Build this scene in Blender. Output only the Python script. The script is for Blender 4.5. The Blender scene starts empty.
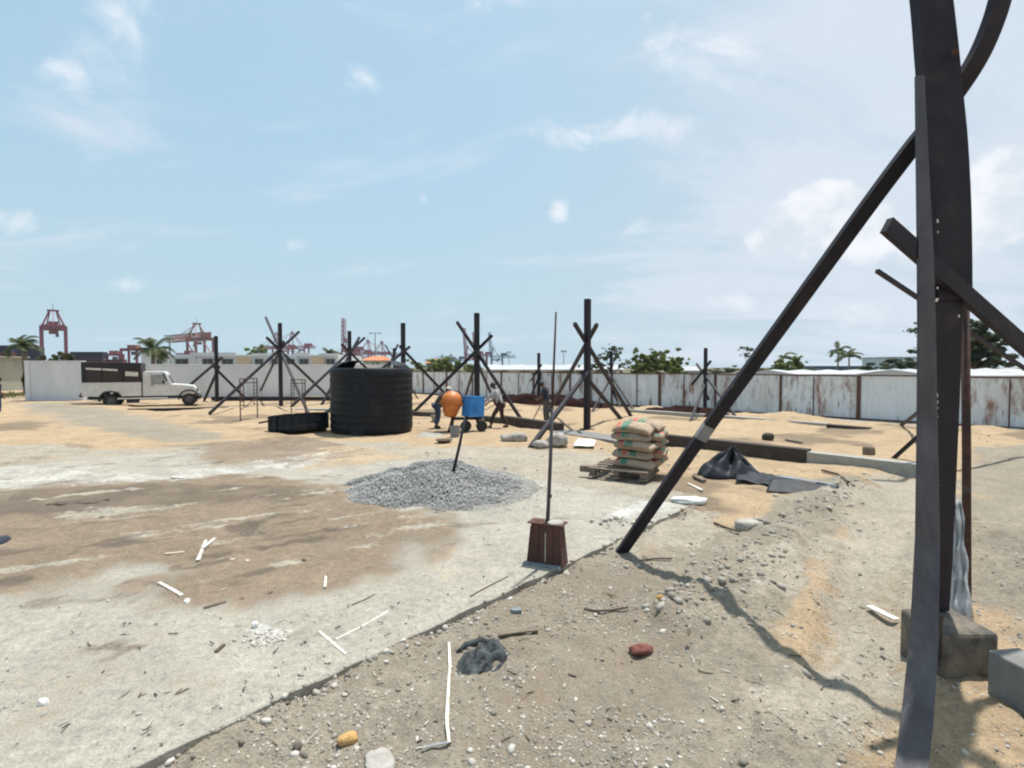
import bpy, bmesh, math, random
import numpy as np
from mathutils import Vector, Matrix, Euler
random.seed(7); RS = np.random.RandomState(11)
R = math.radians
S = bpy.context.scene
COL = S.collection

# ------------------------------------------------------------------ camera, sky, sun, exposure
F = 540.0; CH = 2.2; PITCH = math.atan(17/540)
cam = bpy.data.cameras.new('camera'); co = bpy.data.objects.new('camera', cam); COL.objects.link(co)
cam.sensor_width = 36; cam.lens = F/1024*36; cam.clip_start = 0.05; cam.clip_end = 9000
co.location = (0, 0, CH); co.rotation_euler = (math.pi/2-PITCH, 0, 0)
S.camera = co
S.view_settings.view_transform = 'Standard'; S.view_settings.look = 'None'
S.view_settings.gamma = 1; S.view_settings.use_curve_mapping = False
S.view_settings.exposure = 0.55
S.cycles.filter_width = 2.1
S.cycles.max_bounces = 6; S.cycles.diffuse_bounces = 3; S.cycles.volume_bounces = 0
SUN_EL, SUN_AZ = R(73), R(35)          # azimuth measured from +Y (away from the camera) towards +X
sun_dir = Vector((math.sin(SUN_AZ)*math.cos(SUN_EL), math.cos(SUN_AZ)*math.cos(SUN_EL), math.sin(SUN_EL)))
sl = bpy.data.lights.new('sun', 'SUN'); sl.energy = 4.0; sl.angle = R(0.9); sl.color = (1, 0.96, 0.89)
so = bpy.data.objects.new('sun', sl); COL.objects.link(so)
so.rotation_euler = sun_dir.to_track_quat('Z', 'Y').to_euler(); so.location = (10, 10, 60)
W = bpy.data.worlds.new('World'); S.world = W; W.use_nodes = True
def build_sky():
    nt = W.node_tree; N = nt.nodes; L = nt.links; N.clear()
    out = N.new('ShaderNodeOutputWorld'); bg = N.new('ShaderNodeBackground'); L.new(bg.outputs[0], out.inputs[0])
    bg.inputs['Strength'].default_value = 0.134
    sk = N.new('ShaderNodeTexSky'); sk.sky_type = 'NISHITA'; sk.sun_disc = False
    sk.sun_elevation = SUN_EL; sk.sun_rotation = SUN_AZ; sk.air_density = 1.3; sk.dust_density = 2.5; sk.ozone_density = 1.6
    tc = N.new('ShaderNodeTexCoord')
    sep = N.new('ShaderNodeSeparateXYZ'); L.new(tc.outputs['Generated'], sep.inputs[0])
    def math_(op, a, b=None, clamp=False):
        m = N.new('ShaderNodeMath'); m.operation = op; m.use_clamp = clamp
        for i, v in enumerate((a, b)):
            if v is None: continue
            if isinstance(v, (int, float)): m.inputs[i].default_value = v
            else: L.new(v, m.inputs[i])
        return m.outputs[0]
    def ramp(v, a, b):
        m = N.new('ShaderNodeMapRange'); m.interpolation_type = 'SMOOTHSTEP'
        L.new(v, m.inputs[0]); m.inputs[1].default_value = a; m.inputs[2].default_value = b
        return m.outputs[0]
    def noise(vec, scale, detail, rough, dist=0.0):
        n = N.new('ShaderNodeTexNoise'); L.new(vec, n.inputs['Vector']); n.inputs['Scale'].default_value = scale
        n.inputs['Detail'].default_value = detail; n.inputs['Roughness'].default_value = rough; n.inputs['Distortion'].default_value = dist
        return n.outputs[0]
    def mix(f, a, b):
        m = N.new('ShaderNodeMix'); m.data_type = 'RGBA'
        if isinstance(f, (int, float)): m.inputs[0].default_value = f
        else: L.new(f, m.inputs[0])
        for i, v in ((6, a), (7, b)):
            if isinstance(v, tuple): m.inputs[i].default_value = v
            else: L.new(v, m.inputs[i])
        return m.outputs[2]
    z = math_('MAXIMUM', sep.outputs[2], 0.0)
    # thin veil of haze that whitens the blue, stronger to the right and low down
    veil = mix(0.78, sk.outputs[0], (2.10, 3.20, 3.90, 1))
    lowf = ramp(z, 0.40, 0.0)
    veil = mix(math_('MULTIPLY', lowf, 0.80), veil, (2.62, 3.58, 4.10, 1))
    rightf = ramp(sep.outputs[0], -0.25, 0.60)
    veil = mix(math_('MULTIPLY', rightf, 0.70), veil, (2.95, 3.50, 3.98, 1))
    den = math_('ADD', z, 0.16)
    cx = math_('DIVIDE', sep.outputs[0], den); cy = math_('DIVIDE', sep.outputs[1], den)
    comb = N.new('ShaderNodeCombineXYZ'); L.new(cx, comb.inputs[0]); L.new(cy, comb.inputs[1])
    mp = N.new('ShaderNodeMapping'); L.new(comb.outputs[0], mp.inputs[0]); mp.inputs['Scale'].default_value = (0.8, 1.6, 1); mp.inputs['Rotation'].default_value = (0, 0, R(-14)); mp.inputs['Location'].default_value = (0.3, 1.9, 0.4)
    n1 = noise(mp.outputs[0], 1.1, 10, 0.62, 0.5)
    sheet = math_('MULTIPLY', ramp(math_('ADD', n1, math_('MULTIPLY', math_('SUBTRACT', rightf, 0.5), 0.20)), 0.43, 0.66), 0.66)
    col = mix(sheet, veil, (3.9, 4.2, 4.7, 1))
    # single clouds: soft lobes about a direction, broken up by noise
    def lobe(az, el, w, h):
        c = Vector((math.sin(R(az))*math.cos(R(el)), math.cos(R(az))*math.cos(R(el)), math.sin(R(el))))
        rt = Vector((math.cos(R(az)), -math.sin(R(az)), 0)); up = rt.cross(c)
        def dot(v, k):
            d = N.new('ShaderNodeVectorMath'); d.operation = 'DOT_PRODUCT'; L.new(tc.outputs['Generated'], d.inputs[0]); d.inputs[1].default_value = v
            return math_('MULTIPLY', math_('SUBTRACT', d.outputs['Value'], v.dot(c)), 1/math.sin(R(k)))
        a = dot(rt, w); b = dot(up, h)
        return ramp(math_('SQRT', math_('ADD', math_('MULTIPLY', a, a), math_('MULTIPLY', b, b))), 1.25, 0.0)
    def lobes(rows):
        cur = None
        for az, el, w, h, k in rows:
            v = math_('MULTIPLY', lobe(az, el, w, h), k); cur = v if cur is None else math_('MAXIMUM', cur, v)
        return cur
    wn = N.new('ShaderNodeMapping'); L.new(tc.outputs['Generated'], wn.inputs[0]); wn.inputs['Scale'].default_value = (1, 1, 1.3); wn.inputs['Location'].default_value = (0.55, 0.2, 0.08)
    nz = noise(wn.outputs[0], 6.0, 12, 0.66, 0.6)
    wisp = lobes([(-35.5, 27, 5, 7, .95), (-39, 22.5, 3.2, 2, .9), (-17, 35, 9, 3, .7), (-3, 36, 7, 4, .9), (-15, 26.5, 3, 2, .55), (-9, 17, 1.6, 1.5, .7), (-22, 12, 2, 1.5, .6), (-35, 7, 3.2, 1.3, .75), (-40, 11, 8, 1.6, .5), (5, 16, 1.7, 1.7, .85), (13.5, 23, 11, 2.6, .8), (21, 29, 12, 6, .65), (15, 13.7, 7, 1.8, .7), (22, 6.2, 5, 1.6, .75), (32, 5, 10, 3, .6), (-2, 6, 8, 1.4, .4), (2, 23, 5, 2, .45), (12, 5, 4, 1.3, .6)])
    nzc = math_('MULTIPLY_ADD', nz, 2.3); nzc.node.inputs[2].default_value = -0.65
    kw = ramp(math_('ADD', nzc, math_('MULTIPLY', math_('SUBTRACT', wisp, 0.5), 0.8)), 0.36, 1.05)
    col = mix(math_('MULTIPLY', math_('MULTIPLY', kw, ramp(wisp, 0.0, 0.25)), 0.85), col, (4.9, 5.05, 5.25, 1))
    heapn = noise(wn.outputs[0], 9.0, 9, 0.55, 0.15)
    hp = lobes([(28.5, 13.5, 5.5, 4.5, 1.0), (33, 11.5, 5, 4, .95), (24.5, 12, 3, 2.6, .8), (42, 13, 5, 5.5, 1.0), (38, 10, 6, 3, .8)])
    hnc = math_('MULTIPLY_ADD', heapn, 1.8); hnc.node.inputs[2].default_value = -0.4
    kh = ramp(math_('ADD', hnc, math_('MULTIPLY', math_('SUBTRACT', hp, 0.5), 1.1)), 0.34, 0.66)
    shade = ramp(noise(wn.outputs[0], 13.0, 6, 0.6), 0.36, 0.66)
    ccol = mix(shade, (3.6, 4.0, 4.4, 1), (4.9, 5.0, 5.2, 1))
    col = mix(math_('MULTIPLY', math_('MULTIPLY', kh, ramp(hp, 0.0, 0.15)), 0.95), col, ccol)
    L.new(col, bg.inputs['Color'])
build_sky()

# ------------------------------------------------------------------ pixel helpers (photo measurements -> points in the yard)
cp, sp = math.cos(PITCH), math.sin(PITCH)
def ray(px, py):
    x = (px-512)/F; y = (384-py)/F
    return Vector((x, cp + y*sp, -sp + y*cp))
def g(px, py, z=0.0):
    d = ray(px, py); t = (z-CH)/d.z
    return Vector((d.x*t, d.y*t, z))
def P(px, py, D):
    d = ray(px, py); t = D/d.y
    return Vector((d.x*t, D, CH+d.z*t))
def proj(p):
    v = Vector(p)-Vector((0, 0, CH)); fwd = v.y*cp - v.z*sp; up = v.y*sp + v.z*cp
    return 512+F*v.x/fwd, 384-F*up/fwd
def ss(a, b, x):
    t = np.clip((x-a)/(b-a), 0, 1); return t*t*(3-2*t)
def vnoise(x, y, seed=0):
    xi = np.floor(x).astype(np.int64); yi = np.floor(y).astype(np.int64); xf = x-xi; yf = y-yi
    def h(a, b):
        n = (a*374761393 + b*668265263 + seed*2246822519) & 0xFFFFFFFF
        n = ((n ^ (n >> 13))*1274126177) & 0xFFFFFFFF
        return ((n ^ (n >> 16)) & 0xFFFF)/65535.0
    u = xf*xf*(3-2*xf); v = yf*yf*(3-2*yf)
    return (h(xi, yi)*(1-u)+h(xi+1, yi)*u)*(1-v)+(h(xi, yi+1)*(1-u)+h(xi+1, yi+1)*u)*v
def fbm(x, y, oct=4, seed=0):
    s = 0; a = 0.5; t = 0
    for i in range(oct):
        s = s + a*vnoise(x, y, seed+i*17); t += a; x = x*2.03+3.1; y = y*2.03+1.7; a *= 0.5
    return s/t
def polysd(x, y, pts):            # signed distance, negative inside
    d = np.full(x.shape, 1e9); ins = np.zeros(x.shape, bool); n = len(pts)
    for i in range(n):
        ax, ay = pts[i][0], pts[i][1]; bx, by = pts[(i+1) % n][0], pts[(i+1) % n][1]
        ex, ey = bx-ax, by-ay; t = np.clip(((x-ax)*ex+(y-ay)*ey)/(ex*ex+ey*ey+1e-9), 0, 1)
        d = np.minimum(d, np.hypot(x-ax-t*ex, y-ay-t*ey))
        c = ((ay > y) != (by > y)) & (x < (bx-ax)*(y-ay)/((by-ay) if by != ay else 1e-9)+ax)
        ins ^= c
    return np.where(ins, -d, d)
def gp(*pts): return [g(a, b)[:2] for a, b in pts]

# ------------------------------------------------------------------ materials
def mat(name, c, c2=None, rough=0.8, scale=6.0, bump=0.0, metal=0.0, detail=6, bscale=None, stretch=(1, 1, 1), lo=0.35, hi=0.65, spec=0.5, rand=0.0, coords='Object'):
    m = bpy.data.materials.new(name); m.use_nodes = True; nt = m.node_tree; N = nt.nodes; L = nt.links
    b = N['Principled BSDF']; b.inputs['Roughness'].default_value = rough; b.inputs['Metallic'].default_value = metal
    b.inputs['Specular IOR Level'].default_value = spec
    c2 = c2 or tuple(v*0.75 for v in c)
    tc = N.new('ShaderNodeTexCoord'); mp = N.new('ShaderNodeMapping'); mp.inputs['Scale'].default_value = stretch
    L.new(tc.outputs[coords], mp.inputs[0])
    oi = N.new('ShaderNodeObjectInfo')
    add = N.new('ShaderNodeVectorMath'); add.operation = 'ADD'; L.new(mp.outputs[0], add.inputs[0])
    mul = N.new('ShaderNodeMath'); mul.operation = 'MULTIPLY'; L.new(oi.outputs['Random'], mul.inputs[0]); mul.inputs[1].default_value = 37.0
    cmb = N.new('ShaderNodeCombineXYZ'); L.new(mul.outputs[0], cmb.inputs[0]); L.new(cmb.outputs[0], add.inputs[1])
    n = N.new('ShaderNodeTexNoise'); L.new(add.outputs[0], n.inputs['Vector']); n.inputs['Scale'].default_value = scale; n.inputs['Detail'].default_value = detail; n.inputs['Roughness'].default_value = 0.62
    mr = N.new('ShaderNodeMapRange'); L.new(n.outputs[0], mr.inputs[0]); mr.inputs[1].default_value = lo; mr.inputs[2].default_value = hi
    mx = N.new('ShaderNodeMix'); mx.data_type = 'RGBA'; L.new(mr.outputs[0], mx.inputs[0])
    mx.inputs[6].default_value = (*c2, 1); mx.inputs[7].default_value = (*c, 1)
    L.new(mx.outputs[2], b.inputs['Base Color'])
    if bump:
        n2 = N.new('ShaderNodeTexNoise'); L.new(add.outputs[0], n2.inputs['Vector']); n2.inputs['Scale'].default_value = bscale or scale*4; n2.inputs['Detail'].default_value = 5
        bp = N.new('ShaderNodeBump'); bp.inputs['Strength'].default_value = bump; bp.inputs['Distance'].default_value = 0.02
        L.new(n2.outputs[0], bp.inputs['Height']); L.new(bp.outputs[0], b.inputs['Normal'])
    m['_mix'] = mx.name
    return m
def attr_mat(name, base, layers, tone_scale=3.0, fine=60.0, bump=0.5, bdist=0.03, rough=0.95):
    """ground material: base colour, then layers (attribute, colour) mixed in by vertex attribute broken up with noise."""
    m = bpy.data.materials.new(name); m.use_nodes = True; nt = m.node_tree; N = nt.nodes; L = nt.links
    b = N['Principled BSDF']; b.inputs['Roughness'].default_value = rough; b.inputs['Specular IOR Level'].default_value = 0.15
    geo = N.new('ShaderNodeNewGeometry')
    def noise(scale, det=6, rg=0.65):
        n = N.new('ShaderNodeTexNoise'); L.new(geo.outputs['Position'], n.inputs['Vector']); n.inputs['Scale'].default_value = scale; n.inputs['Detail'].default_value = det; n.inputs['Roughness'].default_value = rg; return n.outputs[0]
    nm = noise(2.2, 8, 0.7); nf = noise(fine, 4); nmid = noise(14, 6, 0.7); nl = noise(0.7, 5)
    rgb = N.new('ShaderNodeRGB'); rgb.outputs[0].default_value = (*base, 1); cur = rgb.outputs[0]
    for an, colr in layers:
        at = N.new('ShaderNodeAttribute'); at.attribute_name = an
        a = N.new('ShaderNodeMath'); a.operation = 'MULTIPLY_ADD'; L.new(nm, a.inputs[0]); a.inputs[1].default_value = 1.15; L.new(at.outputs['Fac'], a.inputs[2])
        a2 = N.new('ShaderNodeMath'); a2.operation = 'MULTIPLY_ADD'; L.new(nmid, a2.inputs[0]); a2.inputs[1].default_value = 0.85; L.new(a.outputs[0], a2.inputs[2])
        mr = N.new('ShaderNodeMapRange'); mr.interpolation_type = 'SMOOTHSTEP'; L.new(a2.outputs[0], mr.inputs[0]); mr.inputs[1].default_value = 1.28; mr.inputs[2].default_value = 1.80
        mx = N.new('ShaderNodeMix'); mx.data_type = 'RGBA'; L.new(mr.outputs[0], mx.inputs[0]); L.new(cur, mx.inputs[6]); mx.inputs[7].default_value = (*colr, 1); cur = mx.outputs[2]
    def modulate(cur, n, lo, hi, a=0.3, bb=0.7):
        mr = N.new('ShaderNodeMapRange'); L.new(n, mr.inputs[0]); mr.inputs[1].default_value = a; mr.inputs[2].default_value = bb; mr.inputs[3].default_value = lo; mr.inputs[4].default_value = hi
        v = N.new('ShaderNodeVectorMath'); v.operation = 'SCALE'; L.new(cur, v.inputs[0]); L.new(mr.outputs[0], v.inputs['Scale']); return v.outputs[0]
    cur = modulate(cur, nf, 0.74, 1.20); cur = modulate(cur, nmid, 0.74, 1.20); cur = modulate(cur, nm, 0.84, 1.12); cur = modulate(cur, nl, 0.88, 1.08)
    L.new(cur, b.inputs['Base Color'])
    hs = N.new('ShaderNodeMath'); hs.operation = 'MULTIPLY_ADD'; L.new(nmid, hs.inputs[0]); hs.inputs[1].default_value = 1.6; L.new(nf, hs.inputs[2])
    bp = N.new('ShaderNodeBump'); bp.inputs['Strength'].default_value = bump; bp.inputs['Distance'].default_value = bdist
    L.new(hs.outputs[0], bp.inputs['Height']); L.new(bp.outputs[0], b.inputs['Normal'])
    return m
M = {}
M['black_steel'] = mat('black_steel', (0.0135, 0.012, 0.0185), (0.022, 0.019, 0.025), 0.6, 5, 0.15, 0.0, spec=0.25)
M['grey_steel'] = mat('grey_steel', (0.092, 0.089, 0.096), (0.06, 0.058, 0.064), 0.5, 7, 0.2, 0.3, stretch=(1, 1, 0.3))
M['rust_steel'] = mat('rust_steel', (0.075, 0.032, 0.022), (0.032, 0.02, 0.02), 0.85, 9, 0.5)
M['primer'] = mat('grey_primer', (0.24, 0.245, 0.25), (0.17, 0.175, 0.18), 0.7, 8, 0.2)
M['tank'] = mat('black_plastic', (0.007, 0.008, 0.011), (0.013, 0.015, 0.019), 0.55, 3, 0.1, stretch=(1, 1, 3), spec=0.22)
M['tank_dust'] = mat('dusty_black_plastic', (0.022, 0.030, 0.036), (0.012, 0.016, 0.02), 0.6, 4, 0.1, spec=0.25)
M['wall'] = mat('white_plaster', (0.66, 0.68, 0.70), (0.57, 0.59, 0.61), 0.9, 0.8, 0.15, bscale=20, stretch=(1, 1, 0.45))
M['concrete'] = mat('concrete', (0.36, 0.345, 0.31), (0.27, 0.26, 0.235), 0.95, 5, 0.4)
M['dark_board'] = mat('dark_formwork_board', (0.035, 0.026, 0.020), (0.06, 0.045, 0.036), 0.85, 4, 0.4, stretch=(1, 1, 6))
M['pedestal'] = mat('damp_concrete', (0.125, 0.112, 0.095), (0.07, 0.062, 0.053), 0.95, 6, 0.5)
M['timber'] = mat('grey_timber', (0.25, 0.20, 0.15), (0.12, 0.09, 0.07), 0.9, 10, 0.5, stretch=(1, 6, 6))
M['stick'] = mat('brown_stick', (0.13, 0.095, 0.07), (0.07, 0.05, 0.04), 0.9, 12, 0.4)
M['white_strip'] = mat('white_plastic_strip', (0.72, 0.70, 0.64), (0.58, 0.55, 0.48), 0.6, 8, 0.1)
M['white_bag'] = mat('white_woven_sack', (0.78, 0.77, 0.74), (0.66, 0.64, 0.6), 0.7, 9, 0.5)
M['grey_cloth'] = mat('dark_grey_cloth', (0.085, 0.095, 0.095), (0.035, 0.042, 0.045), 0.95, 9, 0.6)
M['tarp'] = mat('black_polythene', (0.026, 0.030, 0.040), (0.010, 0.012, 0.016), 0.6, 5, 0.8, bscale=11, spec=0.3)
M['sheet'] = mat('grey_metal_sheet', (0.24, 0.28, 0.31), (0.14, 0.165, 0.185), 0.55, 5, 0.2)
M['red_rag'] = mat('red_brown_rag', (0.22, 0.075, 0.055), (0.10, 0.03, 0.025), 0.9, 25, 0.7)
M['foam'] = mat('yellow_foam', (0.55, 0.34, 0.13), (0.42, 0.25, 0.10), 0.95, 20, 0.6)
M['stone'] = mat('pale_stone', (0.42, 0.40, 0.36), (0.30, 0.28, 0.25), 0.95, 10, 0.6)
M['orange'] = mat('orange_paint', (0.60, 0.19, 0.03), (0.46, 0.14, 0.03), 0.5, 6, 0.2)
M['blue'] = mat('blue_paint', (0.022, 0.23, 0.60), (0.018, 0.18, 0.48), 0.4, 5, 0.1)
M['truck_white'] = mat('white_car_paint', (0.62, 0.62, 0.60), (0.54, 0.53, 0.50), 0.35, 2.5, 0.0)
M['canopy'] = mat('dark_brown_canvas', (0.018, 0.014, 0.016), (0.03, 0.023, 0.024), 0.8, 5, 0.3)
M['curtain'] = mat('brown_curtain', (0.048, 0.030, 0.026), (0.032, 0.021, 0.019), 0.8, 6, 0.2)
M['glass'] = mat('dark_glass', (0.05, 0.055, 0.055), (0.035, 0.04, 0.042), 0.12, 2)
M['cab_glass'] = mat('dusty_cab_glass', (0.30, 0.31, 0.30), (0.22, 0.23, 0.23), 0.2, 2)
M['tyre'] = mat('tyre_rubber', (0.022, 0.021, 0.020), (0.035, 0.033, 0.03), 0.9, 10, 0.2)
M['rim'] = mat('steel_rim', (0.11, 0.11, 0.11), (0.07, 0.07, 0.07), 0.5, 10)
M['lamp_glass'] = mat('headlamp_glass', (0.6, 0.6, 0.58), (0.5, 0.5, 0.5), 0.15, 5)
M['skin'] = mat('skin', (0.13, 0.065, 0.042), (0.10, 0.05, 0.032), 0.6, 10)
M['hair'] = mat('hair', (0.012, 0.010, 0.010), (0.02, 0.016, 0.015), 0.7, 20)
M['denim'] = mat('blue_denim', (0.055, 0.085, 0.15), (0.04, 0.062, 0.11), 0.9, 15, 0.2)
M['navy'] = mat('navy_cloth', (0.022, 0.026, 0.045), (0.03, 0.034, 0.055), 0.9, 10, 0.2)
M['black_cloth'] = mat('black_cloth', (0.02, 0.018, 0.02), (0.03, 0.028, 0.03), 0.9, 10, 0.2)
M['pale_shirt'] = mat('pale_grey_shirt', (0.42, 0.44, 0.45), (0.33, 0.35, 0.36), 0.9, 9, 0.3)
M['maroon_cloth'] = mat('dark_maroon_trousers', (0.05, 0.025, 0.026), (0.035, 0.02, 0.02), 0.9, 10, 0.2)
M['olive'] = mat('olive_grey_trousers', (0.10, 0.105, 0.095), (0.07, 0.075, 0.068), 0.9, 10, 0.2)
M['cap'] = mat('pale_cap', (0.5, 0.48, 0.46), (0.4, 0.39, 0.38), 0.9, 10)
M['crane_red'] = mat('crane_red_paint', (0.27, 0.030, 0.060), (0.20, 0.025, 0.05), 0.6, 0.1)
M['crane_orange'] = mat('crane_faded_orange', (0.30, 0.10, 0.055), (0.22, 0.06, 0.045), 0.6, 0.1)
M['crane_blue'] = mat('crane_blue_paint', (0.05, 0.09, 0.16), (0.04, 0.07, 0.12), 0.6, 0.1)
M['box_maroon'] = mat('maroon_container_paint', (0.085, 0.025, 0.035), (0.065, 0.022, 0.03), 0.6, 0.6)
M['box_navy'] = mat('navy_container_paint', (0.035, 0.03, 0.065), (0.028, 0.026, 0.05), 0.6, 0.6)
M['box_red'] = mat('brown_red_container_paint', (0.16, 0.04, 0.04), (0.12, 0.035, 0.035), 0.6, 0.6)
M['cabin_white'] = mat('white_painted_wall', (0.60, 0.65, 0.70), (0.53, 0.575, 0.62), 0.85, 0.7)
M['cream'] = mat('cream_painted_wall', (0.36, 0.37, 0.31), (0.30, 0.31, 0.26), 0.9, 0.8)
M['beige'] = mat('beige_panel', (0.50, 0.42, 0.31), (0.43, 0.36, 0.27), 0.9, 0.8)
M['green_wall'] = mat('pale_green_wall', (0.38, 0.42, 0.36), (0.33, 0.37, 0.31), 0.9, 0.8)
M['roof_tile'] = mat('orange_roof_tile', (0.50, 0.20, 0.09), (0.40, 0.15, 0.07), 0.9, 2)
M['roof_white'] = mat('white_sheet_roof', (0.42, 0.43, 0.445), (0.36, 0.37, 0.385), 0.7, 0.4)
M['roof_grey'] = mat('grey_sheet_roof', (0.42, 0.42, 0.42), (0.33, 0.33, 0.33), 0.7, 1.5)
M['blue_clad'] = mat('blue_cladding', (0.04, 0.10, 0.24), (0.03, 0.08, 0.18), 0.5, 1)
M['bark'] = mat('bark', (0.16, 0.12, 0.09), (0.09, 0.07, 0.05), 0.95, 6, 0.5)
M['palm_trunk'] = mat('palm_bark', (0.20, 0.165, 0.13), (0.12, 0.095, 0.075), 0.95, 9, 0.5, stretch=(1, 1, 4))
M['pole'] = mat('galvanised_pole', (0.28, 0.29, 0.30), (0.22, 0.23, 0.24), 0.5, 3)
M['grass'] = mat('grass', (0.10, 0.13, 0.035), (0.16, 0.15, 0.06), 0.95, 4, 0.3)
def add_patches(m, colr, scale, lo, hi, amt, stretch=(1, 1, 1), off=0.0):
    nt = m.node_tree; N = nt.nodes; L = nt.links; b = N['Principled BSDF']; src = b.inputs['Base Color'].links[0].from_socket
    tc = N.new('ShaderNodeTexCoord'); mp = N.new('ShaderNodeMapping'); L.new(tc.outputs['Object'], mp.inputs[0]); mp.inputs['Scale'].default_value = stretch; mp.inputs['Location'].default_value = (off, off*1.7, off*0.6)
    n = N.new('ShaderNodeTexNoise'); L.new(mp.outputs[0], n.inputs['Vector']); n.inputs['Scale'].default_value = scale; n.inputs['Detail'].default_value = 9; n.inputs['Roughness'].default_value = 0.7
    mr = N.new('ShaderNodeMapRange'); L.new(n.outputs[0], mr.inputs[0]); mr.inputs[1].default_value = lo; mr.inputs[2].default_value = hi; mr.inputs[4].default_value = amt
    mx = N.new('ShaderNodeMix'); mx.data_type = 'RGBA'; L.new(mr.outputs[0], mx.inputs[0]); L.new(src, mx.inputs[6]); mx.inputs[7].default_value = (*colr, 1); L.new(mx.outputs[2], b.inputs['Base Color'])
add_patches(M['black_steel'], (0.045, 0.033, 0.034), 4, 0.52, 0.70, 0.7)
add_patches(M['black_steel'], (0.14, 0.13, 0.12), 9, 0.66, 0.74, 0.55, off=4)
add_patches(M['grey_steel'], (0.045, 0.042, 0.05), 3, 0.46, 0.62, 0.8, (1, 1, 0.4))
add_patches(M['grey_steel'], (0.26, 0.25, 0.24), 14, 0.66, 0.76, 0.6, (1, 1, 0.5), 3)
add_patches(M['tank'], (0.032, 0.034, 0.034), 1.6, 0.52, 0.72, 0.6, (1, 1, 0.6))
add_patches(M['tank'], (0.09, 0.085, 0.075), 7, 0.66, 0.78, 0.5, (1, 1, 0.5), 5)
add_patches(M['orange'], (0.36, 0.30, 0.24), 4.5, 0.58, 0.70, 0.55)
add_patches(M['orange'], (0.16, 0.06, 0.03), 7, 0.58, 0.70, 0.7, off=3)
add_patches(M['blue'], (0.20, 0.24, 0.28), 6, 0.58, 0.72, 0.5)
add_patches(M['wall'], (0.40, 0.38, 0.34), 0.9, 0.56, 0.74, 0.5, (1, 1, 0.35), 2)
add_patches(M['truck_white'], (0.40, 0.34, 0.27), 1.8, 0.54, 0.75, 0.45, (1, 1, 2), 2)
add_patches(M['white_strip'], (0.33, 0.27, 0.20), 16, 0.48, 0.62, 0.7)
add_patches(M['rust_steel'], (0.14, 0.125, 0.11), 7, 0.58, 0.72, 0.6)
add_patches(M['pedestal'], (0.30, 0.245, 0.18), 3.5, 0.45, 0.66, 0.75); add_patches(M['dark_board'], (0.17, 0.14, 0.11), 3, 0.55, 0.72, 0.6)
def leaf_mat(name, dark, light):
    m = bpy.data.materials.new(name); m.use_nodes = True; nt = m.node_tree; N = nt.nodes; L = nt.links
    b = N['Principled BSDF']; b.inputs['Roughness'].default_value = 0.6; b.inputs['Specular IOR Level'].default_value = 0.3
    at = N.new('ShaderNodeAttribute'); at.attribute_name = 'tone'
    mx = N.new('ShaderNodeMix'); mx.data_type = 'RGBA'; L.new(at.outputs['Fac'], mx.inputs[0]); mx.inputs[6].default_value = (*dark, 1); mx.inputs[7].default_value = (*light, 1)
    L.new(mx.outputs[2], b.inputs['Base Color'])
    tr = N.new('ShaderNodeBsdfTranslucent'); L.new(mx.outputs[2], tr.inputs[0])
    ms = N.new('ShaderNodeMixShader'); ms.inputs[0].default_value = 0.42; L.new(b.outputs[0], ms.inputs[1]); L.new(tr.outputs[0], ms.inputs[2])
    L.new(ms.outputs[0], N['Material Output'].inputs[0])
    return m
M['leaf'] = leaf_mat('green_leaves', (0.10, 0.135, 0.05), (0.24, 0.29, 0.11))
M['leaf_dark'] = leaf_mat('dark_green_leaves', (0.055, 0.075, 0.05), (0.12, 0.15, 0.085))
M['leaf_dry'] = leaf_mat('dry_olive_leaves', (0.07, 0.075, 0.03), (0.13, 0.12, 0.06))
M['palm_leaf'] = leaf_mat('palm_leaves', (0.035, 0.055, 0.02), (0.10, 0.12, 0.045))
def stone_mat(name, lo, hi):
    m = bpy.data.materials.new(name); m.use_nodes = True; nt = m.node_tree; N = nt.nodes; L = nt.links
    b = N['Principled BSDF']; b.inputs['Roughness'].default_value = 0.95; b.inputs['Specular IOR Level'].default_value = 0.2
    at = N.new('ShaderNodeAttribute'); at.attribute_name = 'tone'
    mx = N.new('ShaderNodeMix'); mx.data_type = 'RGBA'; L.new(at.outputs['Fac'], mx.inputs[0]); mx.inputs[6].default_value = (*lo, 1); mx.inputs[7].default_value = (*hi, 1)
    L.new(mx.outputs[2], b.inputs['Base Color']); return m
M['gravel'] = stone_mat('crushed_stone', (0.21, 0.207, 0.20), (0.50, 0.495, 0.475))
M['pebble'] = stone_mat('soil_pebbles', (0.17, 0.15, 0.12), (0.54, 0.51, 0.46))
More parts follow.
